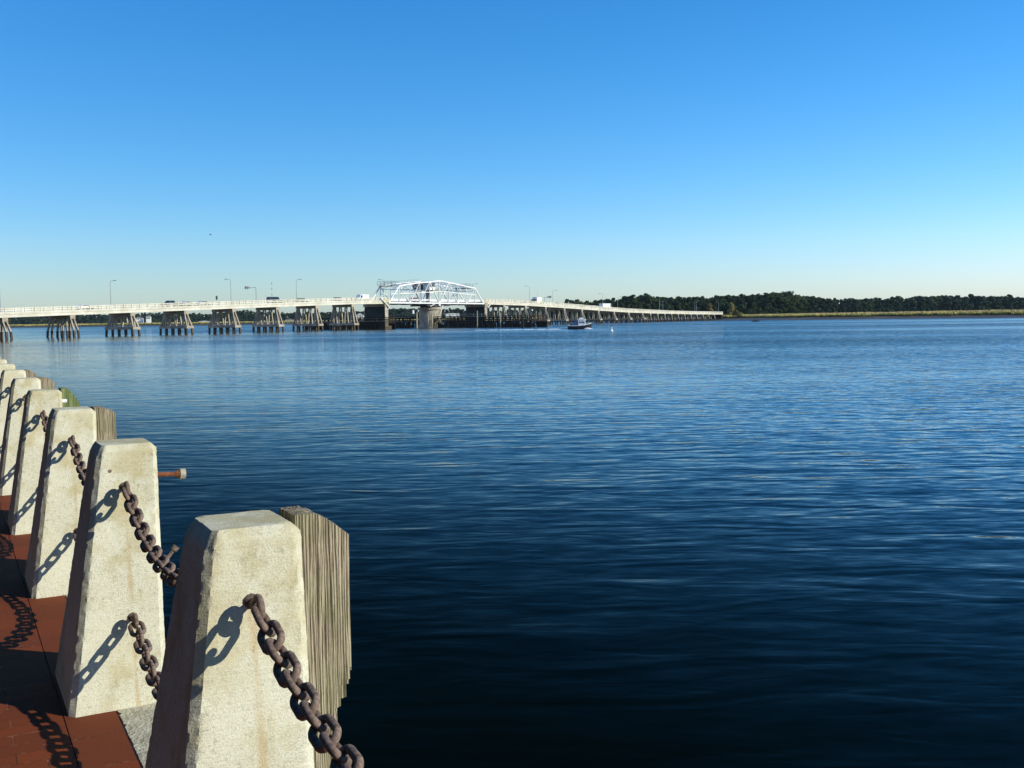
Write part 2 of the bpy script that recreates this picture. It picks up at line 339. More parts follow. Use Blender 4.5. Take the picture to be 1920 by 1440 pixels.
# ------------------------------------------------------------------ posts
WT, WD, CH, OL, OR_, OF, HP = .2004, .2213, .022, .167, -.0231, .1925, 1.0811
def post_mesh(seed, dense):
    q = MB(); z1 = HP-CH; nz = 110 if dense else 26; rings = []
    zs = [z1*i/nz for i in range(nz+1)]+[z1+CH*.3, z1+CH*.65, HP]
    per = 22 if dense else 5
    for z in zs:
        if z <= z1+1e-6:
            t = (z1-z)/z1; L = -(WT/2+CH+OL*t); R = WT/2+CH+OR_*t; Bk = WD/2+CH+OF*t; cc = .020+.004*t
        else:
            t = (z-z1)/CH; e = 1-math.sqrt(max(0, 1-(t*.98)**2)); e = .88*t+.12*e
            L = -(WT/2+CH*(1-e)); R = WT/2+CH*(1-e)*1.0; Bk = WD/2+CH*(1-e); cc = .020-.004*t
            L -= 0
        c = [(L+cc,-Bk),(R-cc,-Bk),(R,-Bk+cc),(R,Bk-cc),(R-cc,Bk),(L+cc,Bk),(L,Bk-cc),(L,-Bk+cc)]
        ring = []
        for i in range(8):
            p_, n_ = c[i], c[(i+1)%8]; m_ = per if i % 2 == 0 else (4 if dense else 2)
            for j in range(m_):
                u = j/m_; x = p_[0]+(n_[0]-p_[0])*u; y = p_[1]+(n_[1]-p_[1])*u
                edge = 1.0 if i % 2 else (.35+.65*(abs(u-.5)*2)**6)
                P = Vector((x*1.0+seed*7, y, z)); d = noise.noise(P*7)*.0020+(noise.noise(P*45)*.0014+noise.noise(P*120)*.0014)*edge
                ln = math.hypot(x, y) or 1
                ring.append((x+x/ln*d*1.3, y+y/ln*d*1.3, z+(noise.noise(P*40)*.0012 if z > z1 else 0)))
        rings.append(ring)
    z0 = z1-.07       # worn, wider bevel along the top left arris
    for ring in rings:
        for vi, (x, y, z) in enumerate(ring):
            if z > z0 and x < -.092:
                lim = min(1.0, max(0.0, (-.092-x)/.022))
                drop = .020*lim*(min(1, (z-z0)/(z1-z0)) if z <= z1+1e-4 else 1-(z-z1)/CH*.9)
                ring[vi] = (x, y, z-drop)
    q.loft(rings, caps=False)
    # top: fan grid
    n = len(rings[0]); base = len(q.v)-n; last = rings[-1]
    cx = sum(p[0] for p in last)/n; cy = sum(p[1] for p in last)/n; prev = list(range(base, base+n))
    for f_ in (.8, .6, .4, .2):
        cur = []
        for p in last:
            x = cx+(p[0]-cx)*f_; y = cy+(p[1]-cy)*f_; cur.append(len(q.v)); q.v.append((x, y, HP+noise.noise(Vector((x*30+seed, y*30, 3)))*.0015))
        for i in range(n): q.f.append((prev[i], prev[(i+1)%n], cur[(i+1)%n], cur[i]))
        prev = cur
    q.f.append(tuple(prev))
    return q
def torus_ring(R, r, nR=16, nr=8, sx=1.0):
    q = MB(); vs = []; fs = []
    for i in range(nR):
        t = 2*math.pi*i/nR
        for j in range(nr):
            p = 2*math.pi*j/nr; vs.append(((R+r*math.cos(p))*math.cos(t)*sx, r*math.sin(p), (R+r*math.cos(p))*math.sin(t)))
    for i in range(nR):
        for j in range(nr):
            fs.append((i*nr+j, ((i+1)%nR)*nr+j, ((i+1)%nR)*nr+(j+1)%nr, i*nr+(j+1)%nr))
    q.add(vs, fs); return q
def facey(z):   # half-depth of a post at height z
    t = (HP-CH-z)/(HP-CH); return WD/2+CH+OF*t
PITCHL, WR = .0665, .0093          # chain link pitch and wire radius
EYE_A = -.022; Z_UP, Z_LO = .905, .365
post_labels = [
 ('rough concrete post nearest the camera, with a weathered square timber behind it'),
 ('second concrete post from the camera, with two rusty bolts sticking out towards the water'),
 ('third concrete post from the camera, brown timber stump behind its right side'),
 ('fourth concrete post from the camera, ochre-stained top and green timber behind it'),
 ('fifth concrete post from the camera, small brown timber stump behind it'),
 ('sixth concrete post from the camera, short tan timber behind its right corner'),
 ('seventh concrete post from the camera, only its right half inside the left edge'),
 ('eighth concrete post from the camera, a sliver of its top at the left edge'),
 ('ninth concrete post from the camera, last bit showing at the left edge')]
meshes = {}
def eye_bolt(root, z, sgn):
    """a shank and a ring on the face of a post; sgn -1 = face towards the camera"""
    y0 = sgn*(facey(z)-.004); y1 = sgn*(facey(z)+.050)
    q = MB(); q.tube((EYE_A, y0, z), (EYE_A, y1+sgn*.004, z), .0095, n=10)
    q.tube((EYE_A, y0, z), (EYE_A, y0+sgn*.009, z), .019, n=12)
    t = torus_ring(.024, .0100)
    q.add([(x*0+EYE_A+y_, y1+sgn*.016+x, z+zz) for x, y_, zz in t.v], t.f)
    o = q.build('eye_bolt', M['rust'], root, smooth=True)
    return y1+sgn*.016
for i, lb in enumerate(post_labels):
    rz = TH; dense = i < 4
    r = empty('concrete_post', row(i), rz, label=lb, cat='post', group='concrete posts along the water edge')
    key = (i if i < 4 else 4)
    if key not in meshes: ob = post_mesh(key+1, dense).build('shaft', M['post'], r, smooth=True); meshes[key] = ob.data
    else:
        ob = bpy.data.objects.new('shaft', meshes[key]); COL.objects.link(ob); ob.parent = r
    try: ob.data.set_sharp_from_angle(angle=rad(38))
    except Exception: pass
    for z in (Z_UP, Z_LO):
        for sg in (-1, 1): eye_bolt(r, z, sg)
    if i == 1:
        q = MB(); q.tube((.10, .0, .925), (.238, .0, .917), .0105, n=12); q.tube((.212, 0, .9185), (.238, 0, .917), .0105, .021, n=12)
        bo = q.build('rusty_bolt', M['rust2'], r, smooth=False); q = MB(); q.tube((.2385, 0, .917), (.262, 0, .916), .0235, n=18); q.build('bolt_head', M['cap'], bo)
        q = MB(); q.tube((.09, 0, .50), (.150, 0, .515), .008, n=10); q.tube((.150, 0, .515), (.212, 0, .588), .008, n=10)
        q.tube((.200, 0, .574), (.214, 0, .590), .014, .016, n=14); q.build('rusty_bolt', M['rust'], r)
        q = MB(); q.tube((-.075, -.132, .975), (-.075, -.150, .975), .007, n=8); q.build('bolt_stub', M['rust'], r)
    if i == 3:
        q = MB(); q.tube((.115, -.02, .985), (.165, -.02, .985), .016, n=12); q.build('bolt_cap', M['white'], r)
# ------------------------------------------------------------------ chains
def link_mesh():
    q = MB(); n = 28; nr = 10; hl = PITCHL/2+WR*.0; rw = .0245   # stadium centre line along x, ring in x-z plane
    pts = []
    half = PITCHL/2+WR-rw*1.0+ .0
    st = max(.006, (PITCHL+2*WR)/2-rw)   # straight half-length so inner length = pitch
    for i in range(n):
        t = 2*math.pi*i/n; x = rw*math.cos(t)+(st if math.cos(t) > 0 else -st); z = rw*math.sin(t); pts.append(Vector((x, 0, z)))
    rings = []
    for i in range(n):
        d = (pts[(i+1)%n]-pts[i-1]).normalized(); s_ = Vector((0,1,0)); o_ = d.cross(s_)
        rings.append([pts[i]+(s_*math.cos(2*math.pi*j/nr)+o_*math.sin(2*math.pi*j/nr))*WR for j in range(nr)])
    vs = [p for r in rings for p in r]; fs = []
    for i in range(n):
        for j in range(nr): fs.append((i*nr+j, ((i+1)%n)*nr+j, ((i+1)%n)*nr+(j+1)%nr, i*nr+(j+1)%nr))
    q.add(vs, fs); return q
lk0 = link_mesh().build('link', M['rust'], smooth=True); link_me = lk0.data; bpy.data.objects.remove(lk0)
def chain(i, z, sag, label, seed, twist0):
    rng = random.Random(seed)
    y0 = (facey(z)+.050+.016+.012); y1 = SP-y0
    L = y1-y0
    def pt(y):
        u = (y-y0)/L*2-1; return Vector((EYE_A, y, z-.012-sag*(1-u*u)))
    # walk along at link pitch
    N_ = 400; ys = [y0+L*k/N_ for k in range(N_+1)]; tot = sum((pt(ys[k+1])-pt(ys[k])).length for k in range(N_))
    nl = round(tot/PITCHL); nl -= (nl+1) % 2; step = tot/nl
    r = empty('chain', row(i), TH, label=label, cat='chain', group='rusty chains slung between the posts')
    acc = 0; k = 0; cuts = [pt(y0)]; prev = pt(y0)
    for yy in ys[1:]:
        c = pt(yy); d = (c-prev).length
        while acc+d >= step*(len(cuts)) - 1e-9 and len(cuts) < nl:
            u = (step*len(cuts)-acc)/d; cuts.append(prev+(c-prev)*u)
        acc += d; prev = c
    cuts.append(pt(y1))
    for j in range(nl):
        a, b = cuts[j], cuts[j+1]; d = (b-a).normalized()
        o = bpy.data.objects.new('link', link_me); COL.objects.link(o); o.parent = r
        zax = Vector((0,0,1)); zax = (zax-d*zax.dot(d)).normalized(); yax = zax.cross(d)
        ang = rad(twist0+(90 if j % 2 else 0)+rng.uniform(-7, 7))
        z2 = zax*math.cos(ang)+yax*math.sin(ang); y2 = z2.cross(d)
        mm = Matrix((d, y2, z2)).transposed().to_4x4(); mm.translation = (a+b)/2; o.matrix_local = mm
        o.scale = (step/PITCHL, 1, 1)
ords = ['first', 'second', 'third', 'fourth', 'fifth', 'sixth', 'seventh', 'eighth', 'ninth', 'tenth']
for i in range(-1, 6):
    if i == -1: ua, la = 'upper chain hanging from the nearest post out of the bottom of the photo', 'lower chain on the nearest post, below the picture edge'
    else: ua = 'upper rusty chain between the %s and %s post from the camera' % (ords[i], ords[i+1]); la = 'lower rusty chain between the %s and %s post from the camera' % (ords[i], ords[i+1])
    chain(i, Z_UP, .155, ua, 20+i, 90 if False else 48)
    if i >= 0: chain(i, Z_LO, .115, la, 40+i, 92)

# ------------------------------------------------------------------ timbers behind the posts
def timber(i, a0, a1, b0, b1, ztop, zslope, mt, label, seed, broken=False):
    q = MB(); nz = 60; zs = [WZ-.6+(ztop-WZ+.6)*k/nz for k in range(nz+1)]
    if broken: zs = [WZ-.6+.1*k for k in range(27)]+[.32+(ztop-.32)*k/170 for k in range(171)]
    root = row(i)
    cols = 26 if broken else 14; rings = []
    for z in zs:
        ring = []
        for side in range(4):
            for j in range(cols):
                u = j/cols
                if side == 0: x, y = a0+(a1-a0)*u, b0
                elif side == 1: x, y = a1, b0+(b1-b0)*u
                elif side == 2: x, y = a1-(a1-a0)*u, b1
                else: x, y = a0, b1-(b1-b0)*u
                zz = z
                lim = ztop-(max(0, (x-a0)/(a1-a0)-.30)/.70)**1.5*zslope+noise.noise(Vector((x*90, y*90, seed)))*.006
                zz = min(z, lim)
                g = noise.noise(Vector((x*120+seed*3, y*120, z*1.5)))*.0022+noise.noise(Vector((x*20, y*20, z*2+seed)))*.004
                nx = (x-(a0+a1)/2); ny = (y-(b0+b1)/2); l_ = math.hypot(nx, ny)
                x += nx/l_*g*1.2; y += ny/l_*g*1.2
                if broken and x > a0+.68*(a1-a0):
                    cut = .585-.13*noise.noise(Vector((x*300, y*120, 9)))-.05*noise.noise(Vector((x*90, y*40, 2)))+.10*((x-a0)/(a1-a0)-.58)
                    if z < cut: x = a0+.70*(a1-a0)+.008*noise.noise(Vector((y*90, z*20, 3)))
                ring.append((x, y, zz))
        rings.append(ring)
    q.loft(rings, caps=False)
    n = len(rings[0]); last = list(range(len(q.v)-n, len(q.v))); lr = rings[-1]
    cx = (a0+a1)/2; cy = (b0+b1)/2; prev = last
    for f_ in (.75, .5, .25):
        cur = []
        for p in lr:
            x = cx+(p[0]-cx)*f_; y = cy+(p[1]-cy)*f_
            z = ztop-(max(0, (x-a0)/(a1-a0)-.30)/.70)**1.5*zslope+noise.noise(Vector((x*90, y*90, seed)))*.006
            cur.append(len(q.v)); q.v.append((x, y, z))
        for k in range(n): q.f.append((prev[k], prev[(k+1)%n], cur[(k+1)%n], cur[k]))
        prev = cur
    q.f.append(tuple(prev))
    o = q.build('timber_pile', mt, loc=root, rz=TH, smooth=True)
    try: o.data.set_sharp_from_angle(angle=rad(40))
    except Exception: pass
    return tag(o, label=label, cat='timber pile', group='timber piles on the water side of the posts')
timber(0, .136, .288, -.007, .125, 1.080, .070, M['timber'], 'grooved square timber pile behind the nearest post, its lower corner broken off', 1, True)
timber(2, .139, .264, .094, .28, 1.068, .035, M['timber'], 'brown timber pile with split top behind the third post', 2)
timber(3, .139, .275, .146, .33, 1.076, .125, M['timber_green'], 'green algae-covered timber pile with sloping top behind the fourth post', 3)
timber(4, .139, .287, .404, .60, 1.062, .045, M['timber'], 'small brown timber pile behind the fifth post', 4)
timber(5, .139, .272, .477, .66, 1.056, .06, M['timber'], 'tan timber pile behind the sixth post', 5)

# ------------------------------------------------------------------ bridge frame
BA = Vector((-118.6, 245.3, WZ)); BROT = math.atan2(.8593, .5115)
BD = Vector((.5115, .8593, 0)); BN = Vector((.8593, -.5115, 0))
def BW(s, a, z=0): return BA+BD*s+BN*a+Vector((0, 0, z))      # a > 0 towards the camera side, z above the water
FBP = [(-120,1.6),(-1.3,5.04),(82,7.55),(127,8.80),(147,9.05),(213,9.15),(248,8.7),(285,7.62),(323,6.4),(354,5.5),(387,4.9),(449,4.15),(500,3.8),(640,3.4)]
def fb(s): return float(np.interp(s, [p[0] for p in FBP], [p[1] for p in FBP]))
def thk(s): return float(np.interp(s, [300, 380, 420], [1.0, .8, .6]))
def decktop(s): return fb(s)+thk(s)
AN, AF = -.75, -9.75
bridge = empty('road_bridge', BA, BROT, label='long low concrete road bridge on many pile bents crossing the river', cat='bridge')
def stations(s0, s1, step=4.0):
    n = max(1, int(round((s1-s0)/step))); return [s0+(s1-s0)*k/n for k in range(n+1)]
def strip(q, s0, s1, a0, a1, zlo, zhi, step=4.0):   # box swept along the deck profile
    rings = []
    for s in stations(s0, s1, step):
        lo, hi = zlo(s), zhi(s); rings.append([(s,-a0,lo),(s,-a1,lo),(s,-a1,hi),(s,-a0,hi)])
    q.loft(rings)
SPANS = [(-100, 147.0), (213.3, 503)]
for (s0, s1) in SPANS:
    q = MB(); strip(q, s0, s1, AN, AF, lambda s: decktop(s)-.28, decktop)
    q.build('deck', M['bconc'], bridge)
    q = MB(); strip(q, s0+.3, s1-.3, AN-1.5, AF+1.5, lambda s: decktop(s)+.004, lambda s: decktop(s)+.03); q.build('road_surface', M['asphalt'], bridge)
    for a in (AN-.12, AN-2.3, AN-4.5, AN-6.7, AF+.47):
        q = MB(); strip(q, s0, s1, a, a-.35, fb, lambda s: decktop(s)-.285); q.build('girder', M['bconc'], bridge)
    for ac in (AN-.18, AF+.18):
        q = MB(); sg = 1 if ac > -5 else -1
        strip(q, s0, s1, ac+.22, ac-.22, lambda s: decktop(s)+.003, lambda s: decktop(s)+.28)
        strip(q, s0, s1, ac+.13, ac-.13, lambda s: decktop(s)+1.02, lambda s: decktop(s)+1.24)
        strip(q, s0, s1, ac+.10, ac-.10, lambda s: decktop(s)+.52, lambda s: decktop(s)+.84)
        s = math.ceil(s0/2.6)*2.6
        while s < s1-.3:
            z = decktop(s); q.box(s-.16, s+.16, -ac-.19, -ac+.19, z+.28, z+1.28); s += 2.6
        q.build('railing', M['bconc'], bridge)
def pile_bar(q, s, a, z0, z1, r=.26, s2=None, a2=None):
    q.bar((s, -a, z0), (s if s2 is None else s2, -(a if a2 is None else a2), z1), r*2, r*2, upv=(1,0,0))
def pier(s, kind):
    c = MB(); z = fb(s)-.01; ch = .95 if kind != 'short' else .6
    c.box(s-.75, s+.75, -(-.95), -(-9.6), z-ch, z)
    p = c.build('pier', M['bpier'], bridge)      # the cap carries the rest
    zc = z-ch+.01
    if kind == 'foot':
        f = MB(); f.box(s-1.25, s+1.25, -.45, 10.9, 1.68, 2.40); f.build('pile_cap', M['bpier'], p)
        for row_ in (-1, 1):
            for a in (-1.5, -4.1, -6.6, -9.1):
                q = MB(); pile_bar(q, s+row_*1.0, a, 2.39, zc, .18, s+row_*.42, a); q.build('column', M['bpier'], p)
        for row_ in (-1, 1):
            q = MB(); pile_bar(q, s+row_*.9, .05, 2.39, zc, .18, s+row_*.4, -1.25); q.build('column', M['bpier'], p)
            q = MB(); pile_bar(q, s+row_*.9, -10.4, 2.39, zc, .18, s+row_*.4, -9.3); q.build('column', M['bpier'], p)
        for row_ in (-1, 1):
            for a in (.15, -2.6, -5.3, -8.0, -10.5):
                q = MB(); pile_bar(q, s+row_*1.15+0, a+(.25 if a > 0 else (-.25 if a < -10 else 0)), -3, 1.69, .23, s+row_*.95, a-(0.1 if a > 0 else 0)); q.build('pile', M['tide'], p)
    elif kind == 'plain':
        for row_ in (-.45, .45):
            for (a, a2) in ((0.1, -1.25), (-1.6, -1.6), (-4.2, -4.2), (-6.4, -6.0), (-10.3, -9.2)):
                q = MB(); pile_bar(q, s+row_*1.3, a-(a2-a)*.0, 1.7, zc, .19, s+row_, a2); q.build('column', M['bpier'], p)
                q = MB(); pile_bar(q, s+row_*1.7, a+(a-a2)*.35, -3, 1.7, .22, s+row_*1.3, a); q.build('pile', M['tide'], p)
    else:
        for (a, a2) in ((-.6, -1.2), (-3.4, -3.4), (-6.6, -6.6), (-9.9, -9.3)):
            q = MB(); pile_bar(q, s, a, 1.2, zc, .26, s, a2); q.build('column', M['bpier'], p)
            q = MB(); pile_bar(q, s, a, -3, 1.19, .27, s, a); q.build('pile', M['tide'], p)
    return p
SEGL = [18.3*k for k in range(-3, 8)]
for k, s in enumerate(SEGL): pier(s, 'plain' if s < 19 else 'foot')
SEGR = [228.1+18.22*k for k in range(9)]
for s in SEGR: pier(s, 'foot')
for s in [384.5+10.3*k for k in range(11)]: pier(s, 'short')
q = MB(); q.box(500.8, 502.9, 1.2, 9.3, 1.0, fb(502)-.01); q.build('abutment', M['creo'], bridge)
# rest piers at the ends of the swing span and the round pivot pier
for s in (146.6, 213.2):
    q = MB(); q.box(s-.9, s+.9, .9, 10.2, 1.2, fb(s)-1.0); q.box(s-1.3, s+1.3, .6, 10.5, fb(s)-1.0, fb(s)-.02)
    p = q.build('rest_pier', M['bpier'], bridge)
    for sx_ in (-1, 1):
        q = MB(); q.box(s+sx_*.905-.05, s+sx_*.905+.05, 1.05, 10.05, 1.22, fb(s)-1.02); q.build('shade_panel', M['pier_shade'], p)  # dark panels that paint shade onto the pier's side faces
    q = MB(); q.box(s-1.8, s+1.8, .2, 11.0, -3, 1.2); q.build('pier_base', M['tide'], p)
SC = 179.7
q = MB(); zr = [(-3, 4.9), (1.0, 4.9), (1.05, 4.4), (7.0, 4.3), (7.02, 4.75), (7.9, 4.75)]
q.loft([[(SC+r_*math.cos(2*math.pi*i/36), 5.25+r_*math.sin(2*math.pi*i/36), z) for i in range(36)] for z, r_ in zr])
q.build('pivot_pier', M['bpier'], bridge)
# sloping end struts where the approaches meet the swing span
for s0, s1 in ((142.8, 147.6), (218.6, 213.9)):
    for a in (-.45, -10.1):
        q = MB(); q.bar((s0, -a, 11.0), (s1, -a, 7.7), .25, .5, upv=(0,1,0)); q.build('end_strut', M['white'], bridge)

# ------------------------------------------------------------------ swing span
span = empty('swing_span', BW(SC, -5.25, 0), BROT, label='white steel truss swing span turning on a round pier mid-bridge', cat='swing span')
def Ls(s): return s-SC
nodes = [148.0+6.34*k for k in range(11)]
topz = [None, 15.6, 16.35, 17.0, 17.45, 18.0, 17.5, 16.9, 16.2, 15.55, None]
midz = [None, 12.75, 13.0, 13.25, 13.6, 14.0, 13.85, 13.5, 13.2, 12.9, None]
ZB = 9.42
for y in (-4.35, 4.35):
    q = MB(); nrm = (0, 1, 0)
    q.bar((Ls(nodes[0])-.5, y, ZB), (Ls(nodes[-1])+.5, y, ZB), .40, .50)
    for k in range(1, 9): q.bar((Ls(nodes[k]), y, topz[k]), (Ls(nodes[k+1]), y, topz[k+1]), .40, .45)
    for a_, b_ in ((0,1),(10,9)): q.bar((Ls(nodes[a_]), y, ZB), (Ls(nodes[b_]), y, topz[b_]), .34, .42)
    for k in range(1, 10):
        q.bar((Ls(nodes[k]), y, ZB), (Ls(nodes[k]), y, topz[k]), .20 if k != 5 else .26, .22 if k != 5 else .34, upv=nrm)
    for b_, t_ in ((2,1),(2,3),(3,4),(5,4),(5,6),(7,6),(8,7),(8,9)):
        wdt = .34 if 5 in (b_,) else .24
        q.bar((Ls(nodes[b_]), y, ZB), (Ls(nodes[t_]), y, topz[t_]), wdt*.8, wdt, upv=nrm)
    for k in range(1, 9): q.bar((Ls(nodes[k]), y, midz[k]), (Ls(nodes[k+1]), y, midz[k+1]), .16, .24)
    for k, zz, rr in ((4, topz[4]-.15, .55), (6, topz[6]-.15, .55), (5, ZB, .75), (5, ZB-.55, .6), (1, topz[1], .35), (9, topz[9], .35)):
        q.box(Ls(nodes[k])-rr, Ls(nodes[k])+rr, y-.23, y+.23, zz-rr*.7, zz+rr*.7)
    for k in (0, 2, 3, 7, 8, 10): q.box(Ls(nodes[k])-.5, Ls(nodes[k])+.5, y-.225, y+.225, ZB-.05, ZB+.6)
    q.build('side_truss', M['white'], span)
q = MB()
for k in range(11): q.box(Ls(nodes[k])-.18, Ls(nodes[k])+.18, -4.1, 4.1, ZB-.62, ZB-.02)
for y in (-2.7, -.9, .9, 2.7): q.box(Ls(nodes[0]), Ls(nodes[-1]), y-.12, y+.12, ZB-.01, ZB+.28)
q.build('floor_beams', M['greysteel'], span)
q = MB(); q.box(Ls(nodes[0])-.5, Ls(nodes[-1])+.5, -4.0, 4.0, ZB+.29, ZB+.45); q.build('road_deck', M['asphalt'], span)
q = MB()
for y in (-3.95, 3.95):
    for z in (ZB+.95, ZB+1.35): q.box(Ls(nodes[0]), Ls(nodes[-1]), y-.05, y+.05, z-.12, z+.12)
    s = nodes[0]
    while s < nodes[-1]: q.box(Ls(s)-.06, Ls(s)+.06, y-.06, y+.06, ZB+.46, ZB+1.4); s += 2.11
q.build('railing', M['white'], span)
q = MB()     # portals, sway frames and top laterals
for k in range(1, 10):
    x = Ls(nodes[k]); zt = topz[k]; zm = max(ZB+5.0, midz[k]+.6)
    q.bar((x, -4.2, zt), (x, 4.2, zt), .22); q.bar((x, -4.2, zm), (x, 4.2, zm), .22)
    for y0, y1 in ((-4.2, 0), (4.2, 0)): q.bar((x, y0, zm), (x, y1, zt), .14)
    if k < 9:
        x2 = Ls(nodes[k+1]); z2 = topz[k+1]
        q.bar((x, -4.2, zt), (x2, 4.2, z2), .14); q.bar((x, 4.2, zt), (x2, -4.2, z2), .14)
q.build('top_bracing', M['white'], span)
q = MB()     # drum, machinery deck and the brackets under the middle
q.loft([[(3.9*math.cos(2*math.pi*i/32), 3.9*math.sin(2*math.pi*i/32), z) for i in range(32)] for z in (7.91, 8.75)])
q.box(-7.5, 7.5, -4.0, 4.0, 8.3, 8.78)
q.build('turning_drum', M['darksteel'], span)
q = MB()
for y in (-4.35, 4.35):
    q.bar((1.5, y*1.12, 8.6), (-.3, y*1.12, 5.6), .35, .3); q.bar((-3.2, y, 9.1), (-6.2, y, 8.2), .2)
q.build('bracket', M['white'], span)
hs_ = MB(); hs_.box(-2.4, 1.2, -1.6, 1.6, 14.6, 17.0); house = hs_.build('operator_house', M['white'], span)
q = MB(); q.box(-2.9, 1.7, -2.1, 2.1, 17.0, 17.25); q.build('roof', M['greysteel'], house)
for (x0, x1) in ((-2.1, -1.2), (-.9, 0), (.2, .95)):
    q = MB(); q.box(x0, x1, -1.63, -1.6, 15.6, 16.5); q.build('window', M['glass'], house)
q = MB(); q.box(-4.4, 3.4, -2.6, 2.6, 14.3, 14.58); q.box(-4.4, 3.4, -4.3, -2.6, 14.3, 14.45)
q.build('platform', M['yellowp'], span)
q = MB(); q.box(-5.5, -1.0, 1.8, 4.0, 14.6, 17.2); q.build('machinery_housing', M['darksteel'], span)
q = MB(); q.box(-1.9, -.9, -.6, .6, ZB+.46, 14.3); q.build('stair_shaft', M['greysteel'], span)
q = MB()     # catwalk with handrail along the far top chord
for k in range(1, 6):
    a_, b_ = nodes[k], nodes[k+1]
    if k < 5:
        for dz in (.5, 1.0): q.bar((Ls(a_), 4.35, topz[k]+dz), (Ls(b_), 4.35, topz[k+1]+dz), .08)
        for t_ in (0, .33, .66): q.bar((Ls(a_+(b_-a_)*t_), 4.35, topz[k]+(topz[k+1]-topz[k])*t_), (Ls(a_+(b_-a_)*t_), 4.35, topz[k]+(topz[k+1]-topz[k])*t_+1.0), .06)
for (x0, x1) in ((Ls(nodes[1])-1.4, Ls(nodes[1])+2.8), (Ls(nodes[9])-2.4, Ls(nodes[9])+1.4)):
    zt = 15.7
    q.box(x0, x1, -2.2, 4.6, zt, zt+.12)
    for z in (.6, 1.15, 1.7):
        for y in (-2.2, 4.6): q.bar((x0, y, zt+z), (x1, y, zt+z), .07)
        for x in (x0, x1): q.bar((x, -2.2, zt+z), (x, 4.6, zt+z), .07)
    for x in (x0, (x0+x1)/2, x1):
        for y in (-2.2, 1.2, 4.6): q.bar((x, y, zt), (x, y, zt+1.75), .08)
q.build('catwalk', M['greysteel'], span)
for sg, s in ((-1, nodes[0]), (1, nodes[-1])):
    q = MB()
    for k in range(5): q.bar((Ls(s)+sg*(.5+k*.6), -4.7, ZB-.9), (Ls(s)+sg*(.5+k*.6), -4.7, ZB+1.5-k*.1), .10)
    q.box(min(Ls(s)+sg*.4, Ls(s)+sg*3.2), max(Ls(s)+sg*.4, Ls(s)+sg*3.2), -4.72, -4.66, ZB+.2, ZB+1.3)
    q.build('end_gate', M['yellowp'], span)

# ------------------------------------------------------------------ timber fenders
def fender(s0, s1, a0, a1, ztop, label, step=1.75, wales=(2.3, 2.95, 3.6, 4.2), posts=True, sides=(0, 1)):
    root = empty('timber_fender', BW((s0+s1)/2, (a0+a1)/2, 0), BROT, label=label, cat='fender', group='timber fenders round the swing span')
    sc, ac = (s0+s1)/2, (a0+a1)/2
    X = lambda s: s-sc
    Y = lambda a: -(a-ac)
    rng = random.Random(int(s0*7)); n = int((a1-a0)/step)
    for s in (s0, s1):
        for k in range(n+1):
            a = a0+(a1-a0)*k/n+rng.uniform(-.15, .15)
            q = MB(); q.tube((X(s)+rng.uniform(-.2, .2), Y(a), -3), (X(s)+rng.uniform(-.1, .1), Y(a), ztop+rng.uniform(-.2, .7)), .19, .16, n=6); q.build('pile', M['creo'], root)
    q = MB()
    for s in (s0-.2, s1+.2):
        for z in wales: q.box(X(s)-.09, X(s)+.09, Y(a1), Y(a0), z-.16, z+.16)
        for k in range(n):      # cross braces
            ya, yb = Y(a0+(a1-a0)*k/n), Y(a0+(a1-a0)*(k+1)/n)
            if rng.random() < .8: q.bar((X(s), ya, 1.0), (X(s), yb, 4.0), .12)
            if rng.random() < .5: q.bar((X(s), yb, 1.0), (X(s), ya, 4.0), .12)
    for s in (s0-.12, s1+.12):      # lower sheathing boards with gaps
        y = Y(a1)
        while y < Y(a0):
            wdt = rng.uniform(.25, .7); q.box(X(s)-.05, X(s)+.05, y, min(Y(a0), y+wdt), -.8, rng.choice((1.3, 1.9, 2.1, 2.3))); y += wdt+rng.choice((.03, .05, .25))
    for a in (a0, a1):
        for z in wales: q.box(X(s0), X(s1), Y(a)-.1, Y(a)+.1, z-.16, z+.16)
    q.build('wale', M['creo'], root)
    q = MB()
    for s in (s0, s1-0.0): q.box(X(s)-.5, X(s)+.5, Y(a1), Y(a0), ztop-.35, ztop-.22)
    for k in range(n//2+1):
        a = a0+(a1-a0)*min(1, 2*k/n)
        for s in (s0, s1): q.box(X(s)-.05, X(s)+.05, Y(a)-.05, Y(a)+.05, ztop-.3, ztop+.75)
    for s in (s0, s1): q.box(X(s)-.04, X(s)+.04, Y(a1), Y(a0), ztop+.62, ztop+.7)
    q.build('walkway', M['palewood'], root)
    return root
fender(SC-5.6, SC+5.6, -42, -10.5, 4.5, 'dark timber fender lattice stretching behind the round pivot pier')
fender(SC-5.6, SC+5.6, .3, 43, 4.4, 'long dark timber fender running towards the viewer right of the round pivot pier')
fender(143.6, 149.4, -36, .5, 3.2, 'dark timber fender round the left rest pier')
fender(210.4, 216.0, -20, .6, 4.0, 'dark timber fender round the right rest pier')
def dolphin(s, a, h, label, mt, n=1, spread=.5):
    root = empty('mooring_pile', BW(s, a, 0), BROT, label=label, cat='pile', group='tall single and clustered piles by the fenders')
    for k in range(n):
        an = 2*math.pi*k/max(n, 1)+.4
        q = MB(); dx, dy = (spread*math.cos(an), spread*math.sin(an)) if n > 1 else (.1, .1)
        q.tube((dx*1.8, dy*1.8, -3), (dx*.35, dy*.35, h-.15*k), .24, .20, n=8); q.build('pile', mt, root)
    if n > 2:
        q = MB(); q.tube((0,0,h-.9), (0,0,h-.6), .45, n=10); q.build('band', M['darksteel'], root)
def a_for_px(px, s):   # distance across the bridge axis where the line at s meets a picture column
    k = (px-960)/F; X0 = BA.x+BD.x*s; Y0 = BA.y+BD.y*s
    return (k*Y0-X0)/(BN.x-k*BN.y)
